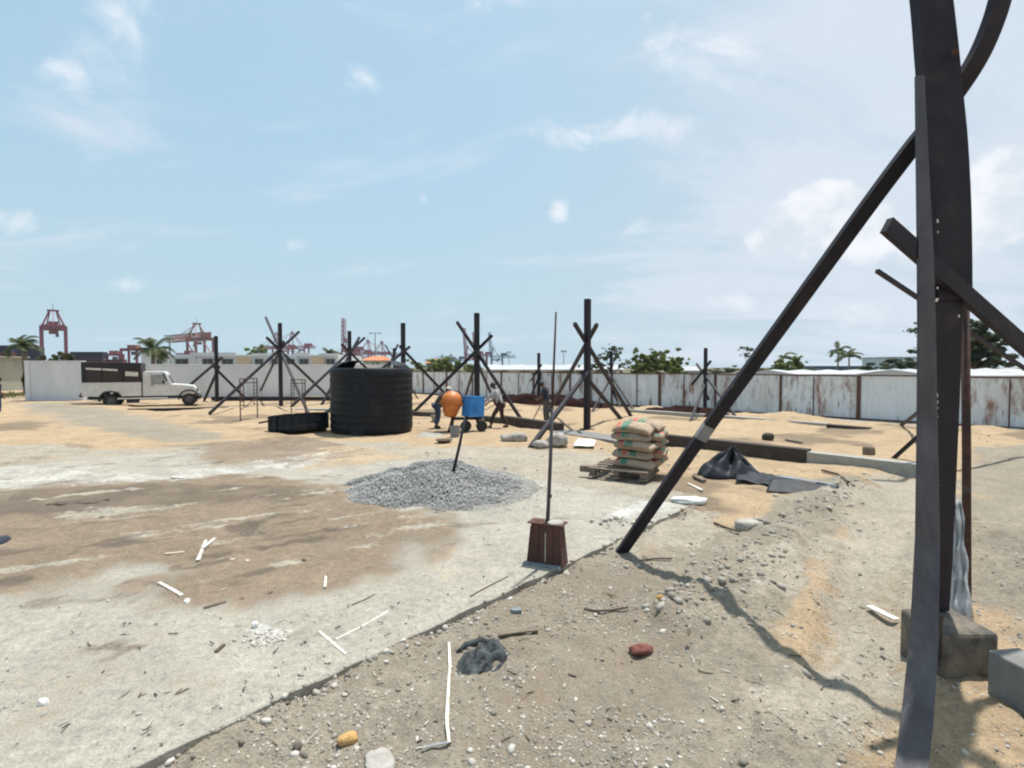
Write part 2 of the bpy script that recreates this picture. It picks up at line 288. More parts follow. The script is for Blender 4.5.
def bag_mat():
    m = mat('kraft_paper_bag', (0.42, 0.315, 0.22), (0.30, 0.23, 0.165), 0.85, 5, 0.7, bscale=16); nt = m.node_tree; N = nt.nodes; L = nt.links
    mx = N[m['_mix']]; b = N['Principled BSDF']; cur = mx.outputs[2]
    tc = N.new('ShaderNodeTexCoord'); sx0 = N.new('ShaderNodeSeparateXYZ'); oi = N.new('ShaderNodeObjectInfo'); sh = N.new('ShaderNodeMath'); sh.operation = 'MULTIPLY_ADD'; L.new(oi.outputs['Random'], sh.inputs[0]); sh.inputs[1].default_value = 0.22; sh.inputs[2].default_value = -0.08
    cbv = N.new('ShaderNodeCombineXYZ'); L.new(sh.outputs[0], cbv.inputs[0]); av = N.new('ShaderNodeVectorMath'); av.operation = 'ADD'; L.new(tc.outputs['Object'], av.inputs[0]); L.new(cbv.outputs[0], av.inputs[1]); sx = N.new('ShaderNodeSeparateXYZ'); L.new(av.outputs[0], sx.inputs[0])
    dn = N.new('ShaderNodeTexNoise'); L.new(tc.outputs['Object'], dn.inputs['Vector']); dn.inputs['Scale'].default_value = 9; dn.inputs['Detail'].default_value = 6; dm = N.new('ShaderNodeMapRange'); L.new(dn.outputs[0], dm.inputs[0]); dm.inputs[1].default_value = 0.38; dm.inputs[2].default_value = 0.52; dm.inputs[3].default_value = 0.25; dm.inputs[4].default_value = 0.85
    for a, bb, c in ((-0.34, -0.28, (0.02, 0.16, 0.10)), (-0.26, -0.15, (0.42, 0.085, 0.06)), (-0.13, 0.02, (0.02, 0.17, 0.11))):
        g1 = N.new('ShaderNodeMath'); g1.operation = 'GREATER_THAN'; L.new(sx.outputs[0], g1.inputs[0]); g1.inputs[1].default_value = a
        g2 = N.new('ShaderNodeMath'); g2.operation = 'LESS_THAN'; L.new(sx.outputs[0], g2.inputs[0]); g2.inputs[1].default_value = bb
        mu = N.new('ShaderNodeMath'); mu.operation = 'MULTIPLY'; L.new(g1.outputs[0], mu.inputs[0]); L.new(g2.outputs[0], mu.inputs[1])
        gz = N.new('ShaderNodeMath'); gz.operation = 'GREATER_THAN'; L.new(sx.outputs[2], gz.inputs[0]); gz.inputs[1].default_value = 0.07
        mu2 = N.new('ShaderNodeMath'); mu2.operation = 'MULTIPLY'; L.new(mu.outputs[0], mu2.inputs[0]); L.new(gz.outputs[0], mu2.inputs[1])
        mu3 = N.new('ShaderNodeMath'); mu3.operation = 'MULTIPLY'; L.new(mu2.outputs[0], mu3.inputs[0]); L.new(dm.outputs[0], mu3.inputs[1])
        m2 = N.new('ShaderNodeMix'); m2.data_type = 'RGBA'; L.new(mu3.outputs[0], m2.inputs[0]); L.new(cur, m2.inputs[6]); m2.inputs[7].default_value = (*c, 1); cur = m2.outputs[2]
    L.new(cur, b.inputs['Base Color']); return m
M['bag'] = bag_mat()
def fence_mat(name, rustlo, rusthi):
    m = mat(name, (0.72, 0.75, 0.77), (0.64, 0.67, 0.69), 0.6, 0.9, 0.0, stretch=(1, 1, 0.5)); nt = m.node_tree; N = nt.nodes; L = nt.links
    b = N['Principled BSDF']; cur = N[m['_mix']].outputs[2]
    geo = N.new('ShaderNodeNewGeometry')
    def patch(scale, st, lo, hi, colr, amt, off):
        nonlocal cur
        mp = N.new('ShaderNodeMapping'); L.new(geo.outputs['Position'], mp.inputs[0]); mp.inputs['Scale'].default_value = st; mp.inputs['Location'].default_value = (off, off*2, 0)
        n = N.new('ShaderNodeTexNoise'); L.new(mp.outputs[0], n.inputs['Vector']); n.inputs['Scale'].default_value = scale; n.inputs['Detail'].default_value = 7; n.inputs['Roughness'].default_value = 0.65
        mr = N.new('ShaderNodeMapRange'); L.new(n.outputs[0], mr.inputs[0]); mr.inputs[1].default_value = lo; mr.inputs[2].default_value = hi; mr.inputs[4].default_value = amt
        mx = N.new('ShaderNodeMix'); mx.data_type = 'RGBA'; L.new(mr.outputs[0], mx.inputs[0]); L.new(cur, mx.inputs[6]); mx.inputs[7].default_value = (*colr, 1); cur = mx.outputs[2]
    patch(1.3, (1, 1, 0.30), rustlo-0.02, rusthi+0.06, (0.44, 0.33, 0.25), 0.55, 0)
    patch(2.6, (1, 1, 0.28), rustlo+0.03, rusthi+0.03, (0.23, 0.10, 0.06), 0.9, 3)
    patch(9.0, (1, 1, 0.22), rustlo+0.06, rusthi+0.08, (0.17, 0.075, 0.05), 0.9, 8)
    patch(14.0, (1, 1, 1), 0.70, 0.74, (0.14, 0.07, 0.05), 0.9, 5)
    L.new(cur, b.inputs['Base Color']); return m
M['fence_a'] = fence_mat('lightly_rusted_white_sheet', 0.57, 0.66)
M['fence_b'] = fence_mat('rust_stained_white_sheet', 0.50, 0.63)
M['fence_rust'] = mat('rusted_iron', (0.13, 0.062, 0.042), (0.075, 0.036, 0.028), 0.9, 5, 0.4)

# ------------------------------------------------------------------ mesh helpers
class MB:
    def __init__(s): s.v = []; s.f = []
    def add(s, vs, fs):
        o = len(s.v); s.v += [tuple(v) for v in vs]; s.f += [tuple(i+o for i in f) for f in fs]; return s
    def box(s, c, d, rot=None):
        c = Vector(c); h = Vector(d)/2; q = Euler(rot).to_matrix() if rot is not None else Matrix.Identity(3)
        vs = [c+q@Vector((x*h.x, y*h.y, z*h.z)) for x, y, z in ((-1,-1,-1),(1,-1,-1),(1,1,-1),(-1,1,-1),(-1,-1,1),(1,-1,1),(1,1,1),(-1,1,1))]
        return s.add(vs, [(0,3,2,1),(4,5,6,7),(0,1,5,4),(1,2,6,5),(2,3,7,6),(3,0,4,7)])
    def beam(s, p0, p1, w, h=None, side=None): return s.sweep([p0, p1], [w, w], h and [h, h], side)
    def sweep(s, pts, ws, hs=None, side=None):      # rectangular section along a path
        pts = [Vector(p) for p in pts]; hs = hs or ws; n = len(pts); vs = []
        for i, p in enumerate(pts):
            t = (pts[min(i+1, n-1)]-pts[max(i-1, 0)]).normalized()
            sd = Vector(side) if side is not None else (Vector((0, 0, 1)) if abs(t.z) < 0.9 else Vector((1, 0, 0)))
            if side is None and abs(t.z) < 0.9: a = t.cross(sd).normalized()
            else: a = (sd - t*sd.dot(t)).normalized()
            b = t.cross(a).normalized(); w = ws[i]/2; h = hs[i]/2
            vs += [p-a*w-b*h, p+a*w-b*h, p+a*w+b*h, p-a*w+b*h]
        fs = [(3,2,1,0), tuple(4*(n-1)+k for k in range(4))]
        for i in range(n-1):
            for k in range(4):
                j = (k+1) % 4; fs.append((4*i+k, 4*i+j, 4*i+4+j, 4*i+4+k))
        return s.add(vs, fs)
    def tube(s, pts, rs, n=10, cap=True):
        pts = [Vector(p) for p in pts]; m = len(pts)
        if isinstance(rs, (int, float)): rs = [rs]*m
        vs = []; a = None
        for i, p in enumerate(pts):
            t = (pts[min(i+1, m-1)]-pts[max(i-1, 0)]).normalized()
            if a is None: a = t.orthogonal().normalized()
            a = (a-t*a.dot(t)).normalized(); b = t.cross(a)
            vs += [p+(a*math.cos(2*math.pi*k/n)+b*math.sin(2*math.pi*k/n))*rs[i] for k in range(n)]
        fs = [(i*n+k, i*n+(k+1) % n, (i+1)*n+(k+1) % n, (i+1)*n+k) for i in range(m-1) for k in range(n)]
        if cap: fs += [tuple(range(n))[::-1], tuple((m-1)*n+k for k in range(n))]
        return s.add(vs, fs)
    def lathe(s, prof, n=32, c=(0, 0, 0), a0=0, a1=2*math.pi, mtx=None):
        full = abs(a1-a0-2*math.pi) < 1e-6; cols = n if full else n+1; vs = []; c = Vector(c)
        for r, z in prof:
            for k in range(cols):
                an = a0+(a1-a0)*k/n; v = Vector((r*math.cos(an), r*math.sin(an), z)); vs.append(c+(mtx@v if mtx else v))
        fs = []
        for i in range(len(prof)-1):
            for k in range(n):
                k2 = (k+1) % cols; fs.append((i*cols+k, i*cols+k2, (i+1)*cols+k2, (i+1)*cols+k))
        return s.add(vs, fs)
    def prism(s, poly, y0, y1, axis='y', mtx=None):      # polygon in (x,z), extruded along y
        n = len(poly); vs = [Vector((x, y0, z)) for x, z in poly]+[Vector((x, y1, z)) for x, z in poly]
        if mtx: vs = [mtx@v for v in vs]
        return s.add(vs, [tuple(range(n)), tuple(range(2*n-1, n-1, -1))]+[(i, n+i, n+(i+1) % n, (i+1) % n) for i in range(n)])
    def build(s, name, m, parent=None, smooth=False, world=False, bevel=0, loc=None, fix=True):
        me = bpy.data.meshes.new(name); vs = s.v; off = Vector((0, 0, 0))
        if world and parent is not None: off = parent.location
        if loc is not None: off = Vector(loc)
        vs = [(v[0]-off.x, v[1]-off.y, v[2]-off.z) for v in vs]
        me.from_pydata(vs, [], s.f)
        if fix:
            bm = bmesh.new(); bm.from_mesh(me); bmesh.ops.recalc_face_normals(bm, faces=bm.faces); bm.to_mesh(me); bm.free()
        me.materials.append(m)
        if smooth: me.polygons.foreach_set('use_smooth', [True]*len(me.polygons))
        o = bpy.data.objects.new(name, me); COL.objects.link(o)
        if parent is not None: o.parent = parent
        if loc is not None: o.location = loc
        if bevel:
            b = o.modifiers.new('bevel', 'BEVEL'); b.width = bevel; b.segments = 2; b.limit_method = 'ANGLE'
        return o
def npmesh(name, V, Fq, m, attrs=None, smooth=False, parent=None):
    me = bpy.data.meshes.new(name); V = np.asarray(V, np.float32); Fq = np.asarray(Fq, np.int32); k = Fq.shape[1]
    me.vertices.add(len(V)); me.vertices.foreach_set('co', V.ravel())
    me.loops.add(Fq.size); me.loops.foreach_set('vertex_index', Fq.ravel())
    me.polygons.add(len(Fq)); me.polygons.foreach_set('loop_start', np.arange(0, Fq.size, k, dtype=np.int32))
    if smooth: me.polygons.foreach_set('use_smooth', np.ones(len(Fq), bool))
    me.update(calc_edges=True); me.validate()
    for an, a in (attrs or {}).items():
        at = me.attributes.new(an, 'FLOAT', 'POINT'); at.data.foreach_set('value', np.asarray(a, np.float32))
    me.materials.append(m); o = bpy.data.objects.new(name, me); COL.objects.link(o)
    if parent is not None: o.parent = parent
    return o
def tag(o, label=None, cat=None, group=None, kind=None):
    if label: o['label'] = label
    if cat: o['category'] = cat
    if group: o['group'] = group
    if kind: o['kind'] = kind
    return o
def thing(name, label, cat, loc=(0, 0, 0), rotz=0, group=None):
    o = bpy.data.objects.new(name, None); COL.objects.link(o); o.location = loc; o.rotation_euler = (0, 0, rotz)
    o.empty_display_size = 0.2
    return tag(o, label, cat, group)
def copy_tree(o, parent=None):
    c = o.copy(); COL.objects.link(c)
    if parent is not None: c.parent = parent
    for ch in list(o.children): copy_tree(ch, c)
    return c

# ------------------------------------------------------------------ ground
A0 = g(225, 735); A1 = g(690, 510); EU = (A1-A0).normalized(); EN = Vector((-EU.y, EU.x, 0)); LU = (A1-A0).length
SLAB_Z = 0.06
SLAB_VIS = gp((150, 775), (690, 510), (640, 486), (585, 468), (560, 452), (480, 450), (420, 446), (345, 443), (240, 452), (120, 462), (0, 470), (-220, 480), (-700, 640), (-900, 1200), (-100, 1200))
def uv(x, y): return (x-A0.x)*EU.x+(y-A0.y)*EU.y, (x-A0.x)*EN.x+(y-A0.y)*EN.y
RIDGE = [g(850, 486), g(790, 530), g(735, 580), g(690, 620)]
def segdist(x, y, pts):
    d = np.full(x.shape, 1e9)
    for a, b in zip(pts[:-1], pts[1:]):
        ex, ey = b[0]-a[0], b[1]-a[1]; t = np.clip(((x-a[0])*ex+(y-a[1])*ey)/(ex*ex+ey*ey), 0, 1)
        d = np.minimum(d, np.hypot(x-a[0]-t*ex, y-a[1]-t*ey))
    return d
MOUNDS = [(g(655, 411), 1.6, 0.22), (g(880, 428), 1.4, 0.16), (g(740, 417), 1.3, 0.16), (g(980, 433), 1.6, 0.22), (g(1040, 575), 1.3, 0.42), (g(790, 421), 1.6, 0.34), (g(905, 437), 2.2, 0.16), (g(40, 410), 5.0, 0.18), (g(250, 412), 3.5, 0.22), (g(560, 440), 2.0, 0.10), (g(470, 442), 2.2, 0.08), (g(740, 446), 1.8, 0.10), (g(990, 455), 2.0, 0.18), (g(700, 500), 0.9, 0.06), (g(860, 470), 1.2, 0.10), (g(640, 425), 2.0, 0.10)]
def H(x, y):
    x = np.asarray(x, float); y = np.asarray(y, float); r = np.hypot(x, y); nr = 1-ss(45, 90, r)
    z = (fbm(x/1.6, y/1.6, 5, 1)-0.5)*0.14*nr + (fbm(x/0.35, y/0.35, 3, 5)-0.5)*0.045*nr*(1-ss(20, 40, r)*0.5)
    for c, rad, h in MOUNDS: z = z+h*np.exp(-((x-c.x)**2+(y-c.y)**2)/(rad*rad)*1.6)*(0.6+0.8*fbm(x/0.6, y/0.6, 3, 9))
    u, v = uv(x, y)
    near = 1-ss(-0.05, 0.25, v)                       # loose soil on the camera's side of the slab edge
    z = z+near*((fbm(x/0.13, y/0.13, 5, 21)-0.5)*0.075+(fbm(x/0.5, y/0.5, 3, 23)-0.5)*0.05)*(1-ss(6, 14, r))
    for k_, (pa, pb) in enumerate((((800, 768), (862, 520)), ((868, 768), (905, 520)), ((720, 768), (815, 540)), ((960, 560), (940, 470)))):
        wv = 0.07*(fbm(x/0.8, y/0.8, 2, 180+k_)-0.5); rr = segdist(x+wv, y, [g(*pa), g(*pb)]); z = z-0.03*np.exp(-(rr/0.12)**2)+0.012*np.exp(-((rr-0.22)/0.10)**2)
    rd = segdist(x, y, RIDGE)
    z = z+0.15*np.exp(-(rd/0.42)**2)*(0.4+1.2*fbm(x/0.22, y/0.22, 3, 31))
    # wheel trench to the right of the ridge
    td = segdist(x, y, [g(905, 480), g(872, 560), g(850, 660)])
    z = z-0.10*np.exp(-(td/0.35)**2)
    # the slab: sink the soil under what shows, let it spill over elsewhere
    inu = ss(0.35, 0.0, u-LU)*ss(-0.06, 0.0, v)
    sd = polysd(x, y, SLAB_VIS)+(fbm(x/1.1, y/1.1, 4, 41)-0.5)*1.7
    over = ss(-0.3, 0.5, sd)*np.maximum(ss(0.0, 0.8, v), ss(LU-0.15, LU+0.1, u))
    z = z*(1-inu)+inu*((-0.05)*(1-over)+over*(SLAB_Z+0.03+np.maximum(z, -0.02)))
    edge = np.exp(-((np.minimum(v, 0)+0.0)/0.16)**2)*(v < 0.02)*ss(LU+0.3, LU-0.1, u)
    z = z*(1-edge*0.8)+edge*0.8*(0.015+0.075*ss(0.3, 0.75, fbm(x/0.3, y/0.3, 4, 171)))
    return z
def hz(px, py):
    p = g(px, py)
    for _ in range(3): p = g(px, py, float(H(np.array([p.x]), np.array([p.y]))[0]))
    return p
def on_slab(px, py): return g(px, py, SLAB_Z)
def mask(x, y, pts, soft, warp=0.5, ws=0.9, seed=3):
    return ss(soft, -soft, polysd(x, y, pts)+(fbm(x/ws, y/ws, 4, seed)-0.5)*2*warp)
GREY_P = [(gp((60, 780), (300, 640), (600, 525), (660, 556), (720, 580), (800, 650), (860, 800), (860, 1300), (-300, 1300)), 0.35, 0.5),
          (gp((620, 560), (760, 520), (815, 478), (860, 486), (850, 520), (770, 640), (700, 640)), 0.2, 0.35),
          (gp((965, 455), (1060, 440), (1300, 520), (1300, 720), (1010, 640), (960, 560)), 0.5, 0.6),
          (gp((40, 404), (105, 411), (160, 421), (225, 437), (200, 447), (130, 440), (70, 425), (20, 412)), 0.9, 0.8)]
PALE_P = [(gp((590, 540), (690, 512), (720, 512), (700, 548), (640, 560)), 0.2, 0.25),
          (gp((-300, 452), (0, 448), (150, 452), (330, 440), (420, 446), (600, 452), (690, 500), (560, 530), (300, 520), (-300, 540)), 0.5, 0.7),
          (gp((740, 555), (800, 548), (815, 590), (750, 610)), 0.15, 0.2),
          (gp((830, 490), (920, 470), (960, 560), (905, 700), (860, 800), (790, 700)), 0.4, 0.5),
          (gp((640, 396), (1100, 420), (1100, 436), (860, 424), (640, 410)), 0.5, 0.6)]
def build_ground():
    ang = np.concatenate([np.arange(-180, -75, 6.0), np.arange(-75, 75.01, 0.28), np.arange(81, 180, 6.0)])
    rad = [0.4]
    while rad[-1] < 60: rad.append(rad[-1]*1.0115)
    while rad[-1] < 1900: rad.append(rad[-1]*1.09)
    rad = np.array(rad); a = np.radians(ang); na, nr = len(a), len(rad)
    x = (rad[:, None]*np.sin(a)[None]).ravel(); y = (rad[:, None]*np.cos(a)[None]).ravel()
    z = H(x, y)
    x = np.append(x, 0); y = np.append(y, 0); z = np.append(z, 0)
    i, j = np.meshgrid(np.arange(nr-1), np.arange(na), indexing='ij'); j2 = (j+1) % na
    q = np.stack([i*na+j, i*na+j2, (i+1)*na+j2, (i+1)*na+j], -1).reshape(-1, 4)
    grey = np.zeros(len(x)); pale = np.zeros(len(x))
    for p, s_, w_ in GREY_P: grey = np.maximum(grey, mask(x, y, p, s_, w_))
    for p, s_, w_ in PALE_P: pale = np.maximum(pale, mask(x, y, p, s_, w_, seed=8))
    brown = mask(x, y, gp((180, 448), (330, 440), (350, 462), (330, 470), (200, 470)), 0.5, 0.7, seed=15)*0.9
    brown = np.maximum(brown, 0.45*mask(x, y, gp((480, 560), (640, 560), (720, 600), (700, 720), (560, 800), (450, 700)), 0.3, 0.5, seed=19))
    far = ss(60, 110, np.hypot(x, y)); grey = grey*(0.62+0.6*fbm(x/0.8, y/0.8, 4, 141)); pale = pale*(0.5+0.75*fbm(x/0.9, y/0.9, 4, 143))
    m = attr_mat('sandy_ground', (0.45, 0.335, 0.215), [('dirt', (0.25, 0.19, 0.13)), ('grey', (0.315, 0.275, 0.215)), ('pale', (0.40, 0.355, 0.285)), ('brown', (0.235, 0.18, 0.13)), ('far', (0.13, 0.13, 0.08))], bump=0.8)
    o = npmesh('ground', np.stack([x, y, z], -1), q, m, {'grey': grey, 'pale': pale, 'brown': brown, 'far': far, 'dirt': 0.85*ss(0.5, 0.72, fbm(x/2.3, y/2.3, 5, 131))*ss(3, 8, np.hypot(x, y))}, smooth=True)
    tag(o, 'uneven sandy building site ground with grey gravelly soil', 'ground', kind='structure')
build_ground()
def build_slab():
    us = np.arange(-13, LU+0.001, 0.055); us[-1] = LU; vs = np.concatenate([[0.0, 0.0], np.arange(0.03, 13, 0.06)])
    nu, nv = len(us), len(vs); U, V_ = np.meshgrid(us, vs, indexing='xy')
    edge_w = (fbm(us/0.22, us*0, 4, 77)-0.5)*0.07
    Vw = V_.copy(); Vw[0] += edge_w; Vw[1] += edge_w
    x = A0.x+U*EU.x+Vw*EN.x; y = A0.y+U*EU.y+Vw*EN.y
    b1 = mask(x, y, gp((-260, 500), (0, 492), (100, 486), (250, 480), (340, 484), (360, 502), (425, 515), (440, 545), (400, 578), (330, 604), (240, 612), (185, 622), (130, 585), (50, 592), (-200, 640)), 0.6, 0.65, 0.8, 51)
    b2 = mask(x, y, gp((190, 446), (330, 440), (420, 446), (345, 466), (200, 472)), 0.5, 0.6, 0.9, 55)*0.8
    b3 = 0.42*mask(x, y, gp((60, 640), (200, 640), (230, 700), (100, 740), (-60, 720)), 0.3, 0.5, 0.5, 57)
    brown = np.maximum(b1, np.maximum(b2, b3))
    sand = mask(x, y, gp((400, 446), (560, 450), (600, 470), (540, 480), (540, 462), (480, 456), (420, 462), (300, 475), (300, 450)), 0.35, 0.5, 0.8, 61)
    sand = np.maximum(sand, 0.7*mask(x, y, gp((380, 560), (520, 540), (560, 560), (480, 600), (400, 610)), 0.4, 0.45, 0.5, 63)*0.6)
    white = mask(x, y, gp((600, 535), (690, 509), (680, 500), (640, 505), (590, 520)), 0.25, 0.3, 0.4, 65)
    white = np.maximum(white, mask(x, y, gp((246, 640), (268, 628), (288, 640), (262, 660)), 0.05, 0.1, 0.15, 67))
    white = np.maximum(white, 0.75*mask(x, y, gp((0, 462), (160, 478), (340, 452), (320, 470), (180, 486), (0, 496), (-200, 490)), 0.4, 0.5, 0.8, 69))
    dark = 0.8*mask(x, y, gp((-100, 500), (80, 490), (330, 492), (340, 505), (60, 520), (-100, 530)), 0.3, 0.5, 0.5, 71)*b1
    dark = np.maximum(dark, mask(x, y, gp((225, 532), (268, 526), (264, 542), (230, 545)), 0.1, 0.2, 0.25, 72))
    brown = brown*(0.58+0.72*fbm(x/0.7, y/0.7, 5, 151)); sand = sand*(0.35+0.7*fbm(x/0.6, y/0.6, 4, 153)); white = white*(0.3+0.7*fbm(x/0.5, y/0.5, 4, 155)); dark = dark*(0.4+0.8*fbm(x/0.45, y/0.45, 4, 157))
    ca, sa = math.cos(0.5), math.sin(0.5); xr, yr = x*ca+y*sa, -x*sa+y*ca
    dust = ss(0.50, 0.78, fbm(xr/1.6, yr/0.32, 5, 161))*b1
    dark = np.maximum(dark, 0.8*ss(0.60, 0.76, fbm(xr/0.9+5, yr/0.3, 5, 163))*b1); dark = np.maximum(dark, 0.55*ss(0.62, 0.78, fbm(xr/0.7+9, yr/0.35, 5, 165)))
    thick = np.maximum(brown, sand*0.8)
    z = SLAB_Z+(fbm(x/1.3, y/1.3, 3, 81)-0.5)*0.012+thick*fbm(x/0.15, y/0.15, 4, 83)*0.075
    ew = ss(0.0, 0.5, V_); z = SLAB_Z+(z-SLAB_Z)*(0.25+0.75*ew)
    z[0] = -0.12
    q_i, q_j = np.meshgrid(np.arange(nv-1), np.arange(nu-1), indexing='ij')
    q = np.stack([q_i*nu+q_j, q_i*nu+q_j+1, (q_i+1)*nu+q_j+1, (q_i+1)*nu+q_j], -1).reshape(-1, 4)
    m = attr_mat('dusty_concrete_slab', (0.385, 0.36, 0.305), [('brown', (0.25, 0.195, 0.14)), ('sand', (0.42, 0.33, 0.225)), ('white', (0.50, 0.49, 0.455)), ('dark', (0.155, 0.125, 0.095)), ('dust', (0.36, 0.325, 0.265))], bump=0.6, bdist=0.03)
    o = npmesh('concrete_slab', np.stack([x, y, z], -1).reshape(-1, 3), q, m, {k: v.ravel() for k, v in dict(brown=brown, sand=sand, white=white, dark=dark, dust=dust).items()}, smooth=False)
    me = o.data; sm = np.ones(len(q), bool); sm[:nu-1] = False; me.polygons.foreach_set('use_smooth', sm)
    # square end face at the far right corner
    tag(o, 'pale concrete slab with brown dirt trodden over it', 'slab', kind='structure')
build_slab()

# stones: base icosphere
_bm = bmesh.new(); bmesh.ops.create_icosphere(_bm, subdivisions=1, radius=1.0); ICO_V = np.array([v.co[:] for v in _bm.verts]); ICO_F = np.array([[v.index for v in f.verts] for f in _bm.faces]); _bm.free()
def stones(cent, size, tone, flat=0.7):
    n = len(cent); k = len(ICO_V)
    sc = size[:, None]*RS.uniform(0.55, 1.25, (n, 3)); sc[:, 2] *= flat
    v = ICO_V[None]*RS.uniform(0.72, 1.2, (n, k, 1))*sc[:, None, :]
    a = RS.uniform(0, 2*np.pi, n); b = RS.uniform(-0.5, 0.5, n)
    x = v[..., 0]*np.cos(a)[:, None]-v[..., 1]*np.sin(a)[:, None]; y = v[..., 0]*np.sin(a)[:, None]+v[..., 1]*np.cos(a)[:, None]; z = v[..., 2]
    z2 = z*np.cos(b)[:, None]-x*np.sin(b)[:, None]; x2 = x*np.cos(b)[:, None]+z*np.sin(b)[:, None]
    V = np.stack([x2, y, z2], -1)+cent[:, None, :]
    Fq = (ICO_F[None]+(np.arange(n)*k)[:, None, None]).reshape(-1, 3)
    return V.reshape(-1, 3), Fq, np.repeat(tone, k)
def scatter():
    # pebbles and crumbs in the loose soil on the camera's side of the slab and over the slab
    pts = []
    for n, (x0, x1, y0, y1) in ((15000, (100, 1060, 545, 900)), (4500, (600, 1000, 470, 640)), (3200, (480, 700, 550, 640)), (6000, (180, 680, 545, 800))):
        px = RS.uniform(x0, x1, n); py = RS.uniform(y0, y1, n); D = F*CH/(py-367); pts.append(np.stack([(px-512)/F*D, D], -1))
    p = np.concatenate(pts); u, v = uv(p[:, 0], p[:, 1])
    cl = 0.5+1.5*(fbm(p[:, 0]/0.45, p[:, 1]/0.45, 4, 91)-0.5)
    cl = cl+0.16*np.exp(-(np.minimum(v, 0)/0.35)**2); keep = ((v < -0.01) | (u > LU+0.05)) & (cl+RS.uniform(-0.25, 0.25, len(p)) > 0.47)
    p = p[keep]; u = u[keep]; v = v[keep]
    sz = 0.0035+0.013*RS.uniform(0, 1, len(p))**3+0.020*(RS.uniform(0, 1, len(p)) > 0.978)*RS.uniform(0.3, 1.3, len(p))
    z = H(p[:, 0], p[:, 1])+sz*0.02
    ne = 420; ue = RS.uniform(-0.5, LU+0.1, ne); ve = -np.abs(RS.normal(0, 0.07, ne))+0.015; pe = np.column_stack([A0.x+ue*EU.x+ve*EN.x, A0.y+ue*EU.y+ve*EN.y]); se = 0.006+0.028*RS.uniform(0, 1, ne)**2.5
    p = np.concatenate([p, pe]); z = np.concatenate([z, np.maximum(H(pe[:, 0], pe[:, 1]), np.where(ve > 0, SLAB_Z, -1))+se*0.2]); sz = np.concatenate([sz, se])
    V, Fq, t = stones(np.column_stack([p, z]), sz, RS.uniform(0, 1, len(p))**1.2)
    tag(npmesh('pebbles', V, Fq, M['pebble'], {'tone': t}), 'loose pebbles scattered through the grey soil beside the slab', 'pebbles', kind='stuff')
    n = 1500; px = RS.uniform(-40, 640, n); py = 455+RS.uniform(0, 1, n)**0.8*330; D = F*CH/(py-367); x = (px-512)/F*D
    u, v = uv(x, D); cl = fbm(x/0.7, D/0.7, 3, 95); k = (v > 0.03) & (cl+RS.uniform(-0.2, 0.2, n) > 0.52); x = x[k]; D = D[k]
    sz = 0.004+0.012*RS.uniform(0, 1, len(x))**3
    V, Fq, t = stones(np.column_stack([x, D, np.full(len(x), SLAB_Z+0.012)]), sz, RS.uniform(0, 0.9, len(x)))
    tag(npmesh('crumbs', V, Fq, M['pebble'], {'tone': t}), 'small crumbs of rubble strewn on the concrete slab', 'rubble', kind='stuff')
    # clods on the ridge
    n = 420; i = RS.randint(0, 3, n); t_ = RS.uniform(0, 1, n); A = np.array([[p.x, p.y] for p in RIDGE]); c = A[i]*(1-t_)[:, None]+A[i+1]*t_[:, None]+RS.normal(0, 0.22, (n, 2))
    sz = 0.015+0.045*RS.uniform(0, 1, n)**3
    V, Fq, t = stones(np.column_stack([c, H(c[:, 0], c[:, 1])]), sz, RS.uniform(0.1, 0.6, n))
    tag(npmesh('clods', V, Fq, M['pebble'], {'tone': t}), 'grey clods of earth along the low ridge right of the slab', 'earth clods', kind='stuff')
    # sandy rubble in the middle distance
    n = 900; px = RS.uniform(380, 1020, n); py = RS.uniform(412, 480, n); D = F*CH/(py-367); x = (px-512)/F*D
    cl = fbm(x/1.5, D/1.5, 3, 99); k = cl > 0.52; x = x[k]; D = D[k]; u, v = uv(x, D)
    sz = 0.012+0.05*RS.uniform(0, 1, len(x))**4
    V, Fq, t = stones(np.column_stack([x, D, H(x, D)+sz*0.2]), sz, RS.uniform(0, 0.8, len(x)))
    tag(npmesh('sand_rubble', V, Fq, M['pebble'], {'tone': t}), 'bits of rubble lying about the sand between the columns', 'rubble', kind='stuff')
scatter()
